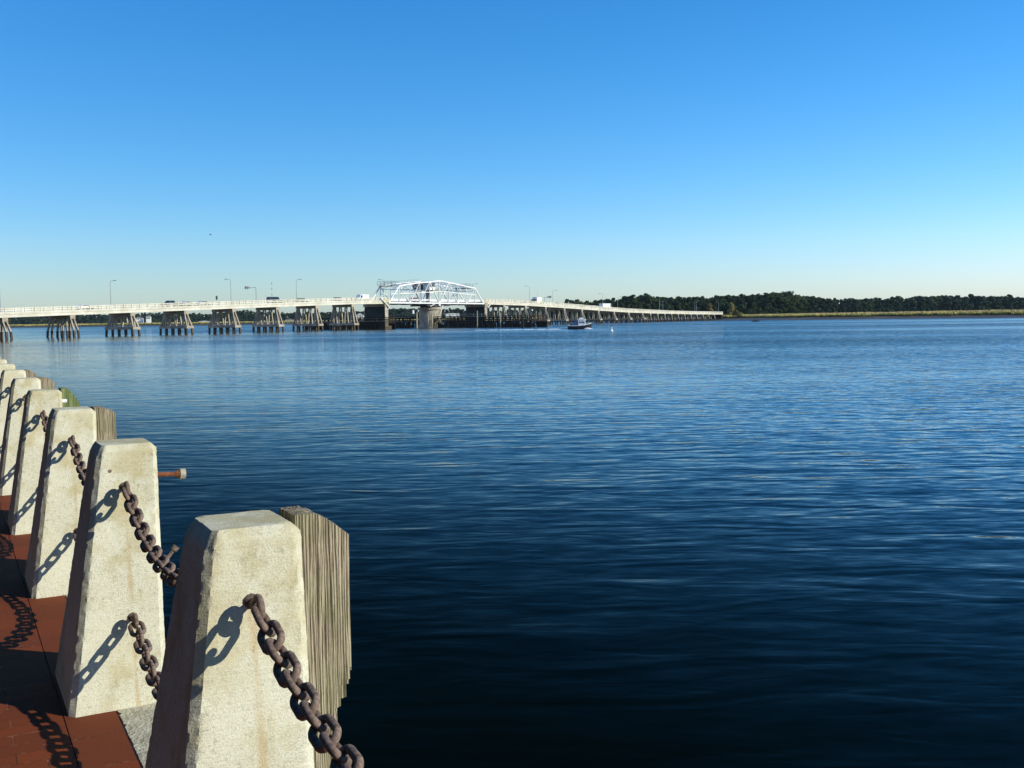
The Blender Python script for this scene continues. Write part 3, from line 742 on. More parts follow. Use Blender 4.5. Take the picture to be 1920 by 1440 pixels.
for s, a, h, lb, mt, n in (
   (168, -3.2, 6.0, 'pair of pale leaning piles just left of the round pivot pier', 'palewood', 2),
   (171, -.2, 5.0, 'single pale pile in front of the round pivot pier', 'palewood', 1),
   (172, 1.0, 5.6, 'pale leaning pair of piles at the corner before the pivot pier', 'palewood', 2),
   (172, 21.2, 6.2, 'single tall pale pile against the dark fender below the right gate', 'palewood', 1),
   (173, 30.6, 5.4, 'pair of pale piles at the end of the dark fender', 'palewood', 2),
   (136, -15.5, 5.0, 'dark cluster of piles standing between two left bridge piers', 'creo', 5),
   (168, 42.6, 5.0, 'dark cluster of piles at the right tip of the long fender', 'creo', 5)):
    dolphin(s, a, h, lb, M[mt], n)

# ------------------------------------------------------------------ lamp posts, signs, signals on the bridge
def lamp_post():
    r = empty('street_lamp', (0,0,0))
    q = MB(); q.tube((0,0,0), (0,0,.9), .17, .14, n=8); q.build('base', M['galv'], r)
    q = MB(); q.tube((0,0,.88), (0,0,7.0), .095, .06, n=8)
    q.tube((0,0,7.0), (0,.35,7.3), .05, n=6); q.tube((0,.35,7.3), (0,1.7,7.45), .045, n=6); q.build('pole', M['galv'], r)
    q = MB(); q.loft([[(x,y,7.38+z) for x, z in ((-w_,0),(w_,0),(w_*.6,h_),(-w_*.6,h_))] for y, w_, h_ in ((1.5,.10,.10),(1.75,.17,.17),(2.3,.14,.13),(2.45,.06,.06))]); q.build('lamp_head', M['darksteel'], r)
    return r
lp = lamp_post(); reg(lp); first = True
lamps = [(-1.1,'n','street lamp at the left edge of the photo'), (36.6,'f','street lamp on the far parapet, second from the left'), (72,'n','street lamp left of the traffic signal mast, arm pointing left'),
 (109.6,'f','street lamp between the signal mast and the white van, arm pointing right'), (145.2,'n','street lamp behind the left end of the truss'), (217,'f','street lamp beyond the right end of the truss'),
 (249.6,'n','first tall street lamp right of the truss, arm pointing left'), (287,'f','street lamp right of the signal arm, arm pointing right'), (323.6,'n','street lamp left of the white box truck on the bridge'),
 (360,'f','street lamp just right of the white box truck'), (397,'n','left of two close street lamps against the dark wood'), (423,'f','right of two close street lamps against the dark wood'), 
 (455,'n','street lamp against the wood near the end of the bridge'), (475,'f','second last street lamp before the bridge meets the shore'), (495,'n','last street lamp at the shore end of the bridge')]
for s, side, lb in lamps:
    o = lp if first else copy_tree(lp); first = False
    a = AN-.18 if side == 'n' else AF+.18
    o.location = BW(s, a, decktop(min(max(s, -100), 640) if not 147 < s < 213 else 147)+.28); o.rotation_euler = (0, 0, BROT if side == 'n' else BROT+math.pi)
    tag(o, label=lb, cat='street lamp', group='street lamps along the bridge')
def signal_mast(s, side, h, arm, label):
    a = AN-.18 if side == 'n' else AF+.18
    r = empty('signal_mast', BW(s, a, decktop(s)+.28), BROT+(0 if side == 'n' else math.pi), label=label, cat='traffic signal')
    q = MB(); q.tube((0,0,0), (0,0,h), .11, .09, n=8); q.tube((0,0,h-.1), (0,arm,h), .07, .05, n=6); q.build('pole', M['galv'], r)
    q = MB(); q.box(-.08, .08, arm-2.3, arm-1.5, h-.35, h+.30); q.build('sign_panel', M['white'], r)
    for y in (arm-1.1, arm-.3):
        q = MB(); q.box(-.18, .18, y-.18, y+.18, h-.45, h+.5); hd = q.build('signal_head', M['yellowp'] if side == 'n' else M['darksteel'], r)
        q = MB(); q.tube((-.22, y, h+.25), (-.18, y, h+.25), .12, n=10); q.build('lens', M['red'], hd)
signal_mast(82.3, 'n', 4.9, 4.6, 'signal mast with white sign and signal heads reaching over the road, left half of bridge')
signal_mast(279, 'f', 3.9, 3.6, 'signal mast with dark heads on its arm right of the truss')
for s, a, lb in ((66.5, AN-.3, 'small dark signal on a short post left of the third lamp'), (289.5, AN-.3, 'small dark signal on a short post right of the truss')):
    r = empty('warning_signal', BW(s, a, decktop(s)+.28), BROT, label=lb, cat='traffic signal')
    q = MB(); q.tube((0,0,0), (0,0,2.1), .05, n=6); q.build('pole', M['galv'], r)
    q = MB(); q.box(-.22, .22, -.15, .15, 1.5, 2.6); q.build('signal_head', M['darksteel'], r)
# banded radio mast far inland
q = MB()
mst = empty('radio_mast', (-268, 1170, 0), 0, label='thin banded radio mast rising far behind the dark vehicle on the bridge', cat='radio mast')
for k in range(14):
    z0 = 2+k*3.1
    q = MB(); q.tube((0,0,z0), (0,0,z0+3.1), .24 if k % 2 else .14, n=6); q.build('mast_section', M['darksteel'] if k % 2 else M['white'], mst)
for s, h, lb in ((232, 2.6, 'thin whip pole just right of the truss'), (257, 4.5, 'thin whip pole beside the box truck')):
    q = MB(); q.tube((0,0,0), (0,0,h), .04, n=6); tag(q.build('whip_pole', M['galv'], loc=BW(s, AN-.3, decktop(s)+1.2)), label=lb, cat='pole')

# ------------------------------------------------------------------ vehicles (local x = forward)
def car(kind, paint, label, cat, s, lane, heading=1, name='car', L=4.5, W=1.8, H=1.45):
    a = -3.3 if lane == 'n' else -7.1
    zz = (ZB+.46) if 148 < s < 211 else decktop(s)+.035
    rot = BROT if heading > 0 else BROT+math.pi
    r = empty(name, BW(s, a, zz), rot, label=label, cat=cat, group='vehicles crossing the bridge')
    h = L/2; w2 = W/2; q = MB()
    if kind == 'sedan': prof = [(-h,.35),(h,.35),(h,.72),(h-.95,.92),(h-1.6,H),(-h+1.1,H),(-h+.5,.98),(-h,.92)]; cab = (( -h+.62,1.0),(-h+1.15,H-.07),(h-1.65,H-.07),(h-1.1,.96))
    elif kind == 'suv': prof = [(-h,.4),(h,.4),(h,.95),(h-1.0,1.08),(h-1.6,H),(-h+.25,H),(-h,1.1)]; cab = ((-h+.2,1.12),(-h+.4,H-.08),(h-1.66,H-.08),(h-1.12,1.1))
    elif kind == 'van': prof = [(-h,.35),(h,.35),(h,.85),(h-.7,1.15),(h-1.3,H),(-h,H)]; cab = ((h-2.1,1.25),(h-2.1,H-.25),(h-1.42,H-.2),(h-.8,1.2))
    elif kind == 'pickup': prof = [(-h,.5),(h,.5),(h,1.0),(h-1.2,1.12),(h-1.9,H),(h-3.4,H),(h-3.5,1.12),(-h,1.12)]; cab = ((h-3.35,1.16),(h-3.3,H-.08),(h-1.95,H-.08),(h-1.35,1.16))
    elif kind == 'truck': prof = [(h-2.0,.6),(h,.6),(h,1.3),(h-.5,1.5),(h-.8,2.2),(h-2.0,2.3)]; cab = ((h-1.5,1.55),(h-1.5,2.1),(h-.86,2.1),(h-.6,1.5))
    n_ = len(prof); tap = lambda x, z: w2*(1-.10*max(0, (z-1.0)/(H-.9))) if kind != 'truck' else w2
    q.add([(x, -tap(x,z), z) for x, z in prof]+[(x, tap(x,z), z) for x, z in prof], [tuple(range(n_)), tuple(range(n_, 2*n_))[::-1]]+[(i, n_+i, n_+(i+1)%n_, (i+1)%n_) for i in range(n_)])
    body = q.build('body', paint, r)
    bv = body.modifiers.new('bevel', 'BEVEL'); bv.width = .06; bv.segments = 2; bv.limit_method = 'ANGLE'
    q = MB(); q.prism([(x, z) for x, z in cab], -w2*.955, w2*.955)
    q.v = [(x, (tap(x,z)+.012)*(1 if y > 0 else -1), z) for x, y, z in q.v]; q.build('side_window', M['glass'], r)
    for x in (-h+.85, h-.85):
        for y in (-w2+.08, w2-.08):
            q = MB(); q.tube((x, y-.11, .34), (x, y+.11, .34), .34, n=14); wh = q.build('wheel', M['tyre'], r)
            q = MB(); sg = 1 if y > 0 else -1; q.tube((x, y+sg*.112, .34), (x, y+sg*.12, .34), .19, n=10); q.build('rim', M['galv'], wh)
    if kind == 'truck':
        q = MB(); q.box(-h, h-2.1, -w2, w2, .75, H); q.build('cargo_box', M['white'] if paint is not M['cgrey'] else M['cgrey'], r)
    return r
car('sedan', M['cwhite'], 'white saloon car on the low left end of the bridge', 'car', 23.7, 'n', 1)
car('pickup', M['cdark'], 'dark pickup truck with silver bed on the left part of the bridge', 'pickup', 51.6, 'n', -1, 'pickup_truck', 5.6, 1.95, 1.85)
car('sedan', M['csilver'], 'silver car just right of the dark pickup', 'car', 57.5, 'n', 1)
car('sedan', M['csilver'], 'silver car left of the small signal post', 'car', 67, 'f', 1)
car('suv', M['cdark'], 'big dark sport utility vehicle over the sixth pier', 'car', 92.5, 'n', 1, 'sport_utility_vehicle', 5.2, 2.0, 2.1)
car('sedan', M['cdark'], 'dark car roof just showing right of the lamp between the piers', 'car', 105, 'n', 1)
car('sedan', M['cdark'], 'dark low car roof left of the white van', 'car', 122.5, 'n', -1)
car('van', M['cwhite'], 'white van about to reach the truss from the left', 'van', 135.8, 'n', -1, 'van', 5.8, 2.0, 2.3)
car('suv', M['cred'], 'red car inside the truss left of the round pier', 'car', 172, 'f', 1, 'car', 4.6, 1.85, 1.7)
car('truck', M['cdark'], 'box truck with white cargo box and dark cab right of the truss', 'truck', 259.5, 'n', -1, 'truck', 6.5, 2.3, 3.2)
car('sedan', M['csilver'], 'silver car left of the box truck with dark cab', 'car', 250.5, 'n', -1)
car('van', M['cwhite'], 'large white van on the downhill side near the wood', 'van', 332, 'n', 1, 'van', 11, 2.3, 3.0)
car('sedan', M['csilver'], 'silver car halfway between the signal arm and the large white van', 'car', 303, 'n', 1)
car('sedan', M['csilver'], 'silver car behind the large white van', 'car', 318, 'n', 1)

# ------------------------------------------------------------------ boat, skiff, buoy, bird
def boat():
    r = empty('trawler_boat', (19.6, 296, WZ), rad(-6), label='small trawler with black hull and white wheelhouse heading right before the bridge', cat='boat')
    q = MB(); rings = []
    for x, w_, zk, zd in ((-3.5, .95, .05, .95), (-2.5, 1.15, -.25, .90), (-.5, 1.25, -.35, .92), (1.3, 1.05, -.3, 1.10), (2.5, .55, -.2, 1.38), (3.25, .06, .2, 1.62)):
        rings.append([(x,-w_,zd),(x,-w_*.92,.25),(x,-w_*.35,zk),(x,w_*.35,zk),(x,w_*.92,.25),(x,w_,zd)])
    q.loft(rings); q.build('hull', M['hull'], r)
    q = MB()
    for sg in (-1, 1):
        pts = [(-3.5,.95,.95),(-2.5,1.15,.90),(-.5,1.25,.92),(1.3,1.05,1.10),(2.5,.55,1.38),(3.25,.06,1.62)]
        for p0, p1 in zip(pts, pts[1:]): q.bar((p0[0], sg*p0[1], p0[2]+.05), (p1[0], sg*p1[1], p1[2]+.05), .12, .16)
    q.build('gunwale', M['white'], r)
    q = MB(); q.prism([(-.4,1.0),(1.75,1.1),(1.6,1.7),(1.15,2.62),(-.6,2.62)], -.85, .85); wh = q.build('wheelhouse', M['cwhite'], r)
    for x0, x1 in ((-.2,.2),(.4,.8),(.95,1.25)):
        q = MB(); q.box(x0, x1, -.87, .87, 1.65, 2.15); q.build('window', M['glass'], wh)
    q = MB(); q.box(-.9, 1.45, -.95, .95, 2.62, 2.72); q.build('roof', M['cwhite'], r)
    q = MB(); q.box(-3.0, -.62, -.8, .8, 1.0, 1.5); q.prism([(-2.8,1.5),(-.62,1.5),(-.62,2.3),(-1.6,2.1)], -.78, .78); q.build('canvas_cover', M['navy'], r)
    q = MB()
    for x, y in ((-1.6,-.7),(-1.6,.7),(.2,-.7),(.2,.7)): q.bar((x,y,2.4),(x,y,3.3), .05)
    q.box(-1.7, .3, -.8, .8, 3.3, 3.36); q.tube((.6,0,2.5),(.6,0,3.9), .04, n=6); q.build('flybridge_frame', M['greysteel'], r)
    q = MB(); q.loft([[(x,-.5,z0),(x,.5,z0),(x,.4,z1),(x,-.4,z1)] for x,z0,z1 in ((-.3,2.73,3.25),(.9,2.73,3.2))]); q.build('flybridge_console', M['cwhite'], r)
    q = MB(); q.box(-3.4, -2.9, -.8, .8, .96, 1.25); q.build('stern_locker', M['white'], r)
    q = MB()
    for k in range(5):
        x = 1.7+k*.36; y = 1.0-k*.2
        for sg in (-1, 1): q.bar((x, sg*y, 1.2+k*.08), (x, sg*y, 1.75+k*.06), .035)
    q.bar((1.7, -1.0, 1.75), (3.2, -.15, 2.0), .035); q.bar((1.7, 1.0, 1.75), (3.2, .15, 2.0), .035); q.build('bow_rail', M['galv'], r)
boat()
def foam_strip(name, pts, label, seed, lift=.3):
    q = MB(); rng = random.Random(seed); vs = []; fs = []
    for k, (x, y, hw) in enumerate(pts):
        j = rng.uniform(.6, 1.4); vs += [(x, y-hw*j, WZ+.02), (x, y, WZ+.06+hw*lift), (x, y+hw*j, WZ+.02)]
    for k in range(len(pts)-1):
        b = k*3; fs += [(b, b+3, b+4, b+1), (b+1, b+4, b+5, b+2)]
    q.add(vs, fs); tag(q.build(name, M['foam'], smooth=True), kind='stuff', label=label)
wk = []
for k in range(90):
    t = k/89; x = 16.4-t*27; y = 296.2+t*2.0+math.sin(k*.4)*.1
    wk.append((x, y, (.34*(1-t)**.7+.07)*(1 if math.sin(k*.55) > -.6 else .25)))
foam_strip('wake_foam', wk, 'thin white wake trailing behind the trawler', 1)
foam_strip('bow_wave', [(20.6+.1*k, 294.55-.02*k, .05+.28*math.sin(math.pi*min(1, k/22))) for k in range(26)], 'white bow wave beside the trawler', 2, 1.0)
by = empty('buoy', (22.7, 235.2, WZ), 0, label='small white can buoy floating right of the trawler', cat='buoy')
q = MB(); q.loft([[(r_*math.cos(2*math.pi*i/20), r_*math.sin(2*math.pi*i/20), z) for i in range(20)] for z, r_ in ((-.3,.35),(.02,.42),(.12,.42),(.2,.26),(.55,.17),(.95,.15),(1.02,.05))]); q.build('float', M['cwhite'], by, smooth=False)
q = MB(); q.tube((0,0,.62),(0,0,.70), .170, n=20); q.build('band', M['red'], by)
q = MB(); q.tube((-.05,0,-.05),(-.05,0,.055), .46, n=20); q.build('collar', M['hull'], by)
sk = empty('skiff', (118.6, 505, WZ), rad(8), label='tiny dark open skiff near the far mud bank', cat='boat')
q = MB(); q.loft([[(x,-w_,.5+d),(x,-w_*.7,-.1),(x,w_*.7,-.1),(x,w_,.5+d)] for x,w_,d in ((-1.8,.7,0),(0,.8,0),(1.3,.5,.08),(2.0,.05,.2))]); q.build('hull', M['hull'], sk)
q = MB(); q.box(-2.1,-1.8,-.15,.15,.1,.9); q.build('outboard', M['darksteel'], sk)
def seated(loc, rz, label, cl):
    me = bpy.data.meshes.new('body')
    V = [(0,0,.45),(0,0,.72),(.03,0,.95),(.04,0,1.06),(.06,0,1.20), (.02,.2,.92),(.12,.27,.66),(.32,.22,.58), (.02,-.2,.92),(.12,-.27,.66),(.32,-.22,.58),
         (.05,.11,.45),(.45,.14,.48),(.48,.14,.05), (.05,-.11,.45),(.45,-.14,.48),(.48,-.14,.05),(.60,.14,.03),(.60,-.14,.03)]
    E_ = [(0,1),(1,2),(2,3),(3,4),(2,5),(5,6),(6,7),(2,8),(8,9),(9,10),(0,11),(11,12),(12,13),(0,14),(14,15),(15,16),(13,17),(16,18)]
    R_ = [.15,.15,.14,.055,.095,.065,.045,.035,.065,.045,.035,.10,.075,.05,.10,.075,.05,.045,.045]
    me.from_pydata(V, E_, []); o = bpy.data.objects.new('person', me); COL.objects.link(o); o.location = loc; o.rotation_euler = (0,0,rz)
    md = o.modifiers.new('skin', 'SKIN'); o.modifiers.new('ss', 'SUBSURF').levels = 1; o.modifiers['ss'].render_levels = 1
    for v, rr in zip(me.skin_vertices[0].data if me.skin_vertices else [], R_): v.radius = (rr, rr)
    me.materials.append(cl)
    return tag(o, label=label, cat='person')
def ensure_skin(o_fn, *a):
    return o_fn(*a)
def seated2(loc, rz, label, cl):
    o = seated(loc, rz, label, cl); me = o.data
    if not me.skin_vertices:
        bm = bmesh.new(); bm.from_mesh(me); lay = bm.verts.layers.skin.verify()
        R_ = [.15,.15,.14,.055,.095,.065,.045,.035,.065,.045,.035,.10,.075,.05,.10,.075,.05,.045,.045]
        for v, rr in zip(bm.verts, R_): v[lay].radius = (rr, rr)
        bm.verts.ensure_lookup_table(); bm.verts[0][lay].use_root = True
        bm.to_mesh(me); bm.free()
    return o
seated2((118.0, 504.9, WZ+.12), rad(8), 'person in dark jacket seated at the stern of the skiff', M['cloth'])
seated2((119.3, 505.1, WZ+.12), rad(188), 'person seated at the bow of the skiff facing back', M['cloth'])
bd = MB(); rings = []
for x, r_, z in ((-.22,.01,.0),(-.1,.05,.0),(.05,.065,.0),(.17,.035,.02),(.22,.03,.03),(.28,.006,.03)):
    rings.append([(x, r_*math.cos(2*math.pi*i/8), z+r_*math.sin(2*math.pi*i/8)) for i in range(8)])
bd.loft(rings)
for sg in (-1, 1):
    pts = [(.10,.04,.02),(.08,.35,.14),(-.02,.62,.05)]; pt2 = [(-.08,.04,.02),(-.08,.35,.13),(-.08,.62,.05)]
    for k in range(2):
        A_, B_, C_, D_ = pts[k], pts[k+1], pt2[k+1], pt2[k]
        vs = [(x, y*sg, z+dz) for dz in (0, .012) for x, y, z in (A_, B_, C_, D_)]
        bd.add(vs, [(0,1,2,3),(7,6,5,4),(0,4,5,1),(1,5,6,2),(2,6,7,3),(3,7,4,0)])
tag(bd.build('bird', M['feather'], loc=(-63, 220, 19.9), rz=rad(10)), label='small dark gull flying high above the left half of the bridge', cat='bird')

# ------------------------------------------------------------------ far shore: mud, marsh, land
SH = [(-2200,1500),(-900,1180),(-520,1083),(-325,1000),(-250,1015),(-170,960),(-60,905),(20,850),(80,780),(112,716),(128,680),(150,607),(176,588),(203,574),(266,540),(400,500),(700,450),(1600,420)]
def resample(pts, step):
    out = []
    for (x0,y0),(x1,y1) in zip(pts, pts[1:]):
        n = max(1, int(math.hypot(x1-x0, y1-y0)/step))
        for k in range(n): t = k/n; out.append(Vector((x0+(x1-x0)*t, y0+(y1-y0)*t, 0)))
    out.append(Vector((*pts[-1], 0))); return out
line = resample(SH, 5.0)
# gentle wobble + smoothing
line = [Vector(((line[max(0,i-3)].x+line[i].x*2+line[min(len(line)-1,i+3)].x)/4, (line[max(0,i-3)].y+line[i].y*2+line[min(len(line)-1,i+3)].y)/4, 0)) for i in range(len(line))]
def inward(i):
    a = line[max(0, i-2)]; b = line[min(len(line)-1, i+2)]; d = (b-a).normalized(); return Vector((-d.y, d.x, 0))
def grass_top(x): return float(np.interp(x, [-500, 60, 150, 270, 450], [1.75, 1.7, 2.0, 2.6, 2.6]))
q = MB(); rings = []
for i, p in enumerate(line):
    n_ = inward(i); wb = 2.0*noise.noise(p*.03)+1.2*noise.noise(p*.11)
    prof = [(-3, WZ-.6), (0+wb, WZ+.02), (6+wb, -1.25), (13+wb, -.75), (19+wb, -.15), (24+wb, .1), (32+wb, .12)]
    rings.append([p+n_*d_+Vector((0,0,z+.12*noise.noise(p*.2+Vector((d_,0,0))))) for d_, z in prof])
q.loft(rings, closed=False, caps=False); tag(q.build('mud_bank', M['mud'], smooth=True), kind='structure')
q = MB(); q.add([tuple(line[i]+inward(i)*26+Vector((0,0,.10))) for i in range(len(line))]+[(6000,420,.1),(6000,6500,.1),(-6500,6500,.1),(-6500,1500,.1)], [])
base_n = len(line); ext = []
rings = []
for i, p in enumerate(line):
    far = Vector((p.x*3.2 if True else p.x, 5600, 0)); a_ = p+inward(i)*26
    rings.append([a_.lerp(far, t)+Vector((0,0,.10)) for t in (0, .05, .3, 1)])
q = MB(); q.loft(rings, closed=False, caps=False); tag(q.build('marsh_land', M['land']), kind='structure')
# grass: a thick ragged belt of blades at the bank plus a mat behind it
rng = np.random.default_rng(5)
def grass_belt():
    V = []; Fc = []
    def tuft(p, h, w_):
        b = len(V); an = rng.uniform(0, math.pi); dx, dy = math.cos(an)*w_/2, math.sin(an)*w_/2; lx, ly = rng.normal(0, .25, 2)
        V.extend([(p.x-dx, p.y-dy, p.z), (p.x+dx, p.y+dy, p.z), (p.x+dx*.5+lx, p.y+dy*.5+ly, p.z+h), (p.x-dx*.5+lx, p.y-dy*.5+ly, p.z+h*rng.uniform(.8, 1))]); Fc.append((b, b+1, b+2, b+3))
    for i, p in enumerate(line[:-1]):
        if p.x < -900 or p.x > 520: continue
        n_ = inward(i); L_ = (line[i+1]-p).length; t_ = (line[i+1]-p)
        wb = 2.0*noise.noise(p*.03)+1.2*noise.noise(p*.11)
        cnt = 60 if p.x < 60 else 150
        for k in range(cnt):
            u = rng.random(); d_ = 17+wb+abs(rng.normal(0, 1))*9+3*noise.noise(p*.25); 
            base = p+t_*u+n_*d_; gt = grass_top(p.x)+.25*noise.noise(base*.08)
            low = max(0, 1-(d_-17-wb)/7); base.z = -.05
            tuft(base, (gt+.05)*(1-.45*low)*rng.uniform(.85, 1.05), rng.uniform(.5, 1.1))
    me = bpy.data.meshes.new('marsh_grass'); me.from_pydata(V, [], Fc); me.materials.append(M['grass'])
    o = bpy.data.objects.new('marsh_grass', me); COL.objects.link(o); tag(o, kind='stuff', label='golden green marsh grass along the far bank', cat='grass')
grass_belt()
rings = []
for i, p in enumerate(line):
    n_ = inward(i); far = Vector((p.x*1.35, p.y+430, 0)); a_ = p+n_*26; rr = []
    for t in (0, .004, .02, .05, .1, .2, .35, .55, .8, 1.0):
        P = a_.lerp(far, t); z = grass_top(p.x)-.15+.3*noise.noise(P*.03)+.12*noise.noise(P*.2); rr.append(P+Vector((0,0,z if t > 0 else .1)))
    rings.append(rr)
q = MB(); q.loft(rings, closed=False, caps=False)
tag(q.build('marsh_straw', M['straw'], smooth=True), kind='stuff', label='mat of dry straw-coloured marsh grass behind the bank', cat='grass')

# ------------------------------------------------------------------ woods
TL = [(0,590),(60,589),(150,588),(200,588),(260,586),(330,586),(390,588),(450,581),(500,585),(560,586),(640,584),(700,580),(760,576),(800,580),(850,577),(880,580),(930,582),(1040,576)]
TR = [(1035,570),(1060,566),(1075,561.5),(1095,565),(1120,563.5),(1135,560),(1160,558),(1190,553),(1215,551),(1250,553),(1275,556),(1300,554.5),(1350,555),(1400,552),(1430,548.5),(1465,547.5),(1490,550),(1520,556),(1560,561),(1585,560),(1620,557),(1655,560),(1680,558),(1720,556),(1800,553.5),(1850,553),(1920,556),(2100,552),(2400,548)]
def hor(px): return 596.2-(px-960)*.01348
def ztop(px, D, tab):
    y = float(np.interp(px, [t[0] for t in tab], [t[1] for t in tab])); return 1.6+(hor(px)-y)*D/F
def tree_geo(V, Fc, x, y, h, rx, leaf, nclump, nleaf, conif=False):
    gz = .1
    # trunk
    for i in range(5):
        a0, a1 = 2*math.pi*i/5, 2*math.pi*(i+1)/5; b = len(V); r0, r1 = .35, .15
        V.extend([(x+r0*math.cos(a0),y+r0*math.sin(a0),gz),(x+r0*math.cos(a1),y+r0*math.sin(a1),gz),(x+r1*math.cos(a1),y+r1*math.sin(a1),gz+h*.7),(x+r1*math.cos(a0),y+r1*math.sin(a0),gz+h*.7)]); Fc.append((b,b+1,b+2,b+3))
    for c in range(nclump):
        t = (c+.5)/nclump; zc = gz+h*(.22+.74*t); sp = rx*(1.0-.75*max(0, t-.45)/.55)*(.75 if t < .2 else 1)
        an = rng.uniform(0, 2*math.pi); rr = sp*rng.uniform(.1, .75) if t < .93 else 0
        cx, cy = x+rr*math.cos(an), y+rr*math.sin(an); cr = rx*rng.uniform(.32, .55)*(1-.3*t); cz = cr*rng.uniform(.55, .8)
        zc = min(zc, gz+h-cz)
        # core
        b = len(V); k = .78
        V.extend([(cx+cr*k,cy,zc),(cx-cr*k,cy,zc),(cx,cy+cr*k,zc),(cx,cy-cr*k,zc),(cx,cy,zc+cz*k),(cx,cy,zc-cz*k)])
        Fc.extend([(b,b+2,b+4),(b+2,b+1,b+4),(b+1,b+3,b+4),(b+3,b,b+4),(b+2,b,b+5),(b+1,b+2,b+5),(b+3,b+1,b+5),(b,b+3,b+5)])
        d = rng.normal(size=(nleaf, 3)); d /= np.linalg.norm(d, axis=1)[:, None]; d[:, 2] = np.where(d[:, 2] < -.3, -d[:, 2], d[:, 2])
        ctr = np.array([cx, cy, zc])+d*np.array([cr, cr, cz])*rng.uniform(.75, 1.08, (nleaf, 1))
        t1 = np.cross(d, rng.normal(size=(nleaf, 3))); t1 /= np.linalg.norm(t1, axis=1)[:, None]; t2 = np.cross(d+rng.normal(size=(nleaf,3))*.5, t1); t2 /= np.linalg.norm(t2, axis=1)[:, None]
        s_ = leaf*rng.uniform(.5, 1.1, (nleaf, 1))
        for A_, B_, C_, D_ in zip(ctr-t1*s_, ctr+t2*s_*.8, ctr+t1*s_, ctr-t2*s_*.8):
            b = len(V); V.extend([tuple(A_), tuple(B_), tuple(C_), tuple(D_)]); Fc.append((b,b+1,b+2,b+3))
def wood(name, tab, px0, px1, rows, mt, label, dens, leaf, ncl, nlf, kfill=1.0):
    V = []; Fc = []
    for (D, hk, gap) in rows:
        px = px0
        while px < px1:
            D_ = (D(px) if callable(D) else D)*rng.uniform(.985, 1.015); X = (px-960)/F*D_
            h = (ztop(px, D_, tab)-.1)*hk*rng.uniform(.86, 1.03)*(1.0 if rng.random() > .10 else 1.06)
            rx = max(2.6, h*rng.uniform(.24, .55)); tree_geo(V, Fc, X, D_, max(3, h), rx, leaf, ncl, nlf)
            px += gap*rng.uniform(.7, 1.3)*F/D_
    me = bpy.data.meshes.new(name); me.from_pydata(V, [], Fc); me.materials.append(mt); me.update()
    o = bpy.data.objects.new(name, me); COL.objects.link(o); tag(o, kind='stuff', label=label, cat='wood'); return o
DL = lambda px: float(np.interp(px, [0, 400, 700, 1040], [1350, 1300, 1180, 1050]))
wood('far_wood', TL, -60, 1045, [(DL, 1.0, 3.6), (lambda p: DL(p)-12, .9, 4.2), (lambda p: DL(p)-24, .62, 4.5), (lambda p: DL(p)-32, .34, 4)], M['wood_l'], 'low dark tree line on the far left shore behind the bridge', 1, 1.3, 9, 12)
DR = lambda px: float(np.interp(px, [1035, 1150, 1180, 1500, 1560, 1640, 1920, 2400], [860, 820, 745, 735, 770, 850, 860, 860]))
wood('evergreen_wood', TR, 1035, 1545, [(DR, 1.0, 3.0), (lambda p: DR(p)-9, .97, 3.8), (lambda p: DR(p)-18, .84, 4), (lambda p: DR(p)-27, .62, 4.4), (lambda p: DR(p)-33, .3, 3)], M['wood_r'], 'dark evergreen wood at the shore end of the bridge', 1, .95, 14, 22)
wood('distant_wood', TR, 1515, 2150, [(DR, 1.0, 2.8), (lambda p: DR(p)-10, .94, 3.6), (lambda p: DR(p)-22, .7, 4), (lambda p: DR(p)-30, .4, 3.4)], M['wood_l'], 'bluish wood beyond the marsh at the right edge', 1, 1.05, 12, 18)
# single trees that stand out at the bridge end
def lone_tree(px, D, ytop, rx, mt, label, name='broadleaf_tree', ncl=12):
    h = 1.6+(hor(px)-ytop)*D/F-.1; X = (px-960)/F*D; V = []; Fc = []
    r = empty(name, (X, D, .1), 0, label=label, cat='tree', group='lighter trees at the edge of the wood')
    q = MB(); q.tube((0,0,0),(.2,0,h*.6), .28, .12, n=7); q.tube((0,0,h*.35),(rx*.4,.3,h*.7), .12,.05,n=5); q.tube((0,0,h*.3),(-rx*.4,-.2,h*.65), .12,.05,n=5); q.build('trunk', M['bark'], r)
    tree_geo(V, Fc, 0, 0, h, rx, .7, ncl, 26); Fc = Fc[5:]
    me = bpy.data.meshes.new('crown'); me.from_pydata(V, [], Fc); me.materials.append(mt); o = bpy.data.objects.new('crown', me); COL.objects.link(o); o.parent = r
lone_tree(1333, 700, 569, 3.2, M['wood_y'], 'bare-looking yellowish tree right above the end of the bridge')
lone_tree(1371, 690, 567, 3.6, M['wood_y'], 'taller yellow-green tree right of the bridge end')
lone_tree(1381, 676, 581, 4.2, M['wood_y'], 'low golden shrub below the yellow-green tree', 'golden_shrub', 8)
lone_tree(1423, 690, 577, 4.2, M['wood_r'], 'rounded dull green tree at the marsh edge right of the golden shrub')
lone_tree(1453, 690, 579, 4.0, M['wood_r'], 'rounded green tree at the marsh edge, rightmost of the pair')
lone_tree(1299, 712, 566, 2.6, M['wood_r'], 'slim green tree behind the last pairs of bridge lamps')

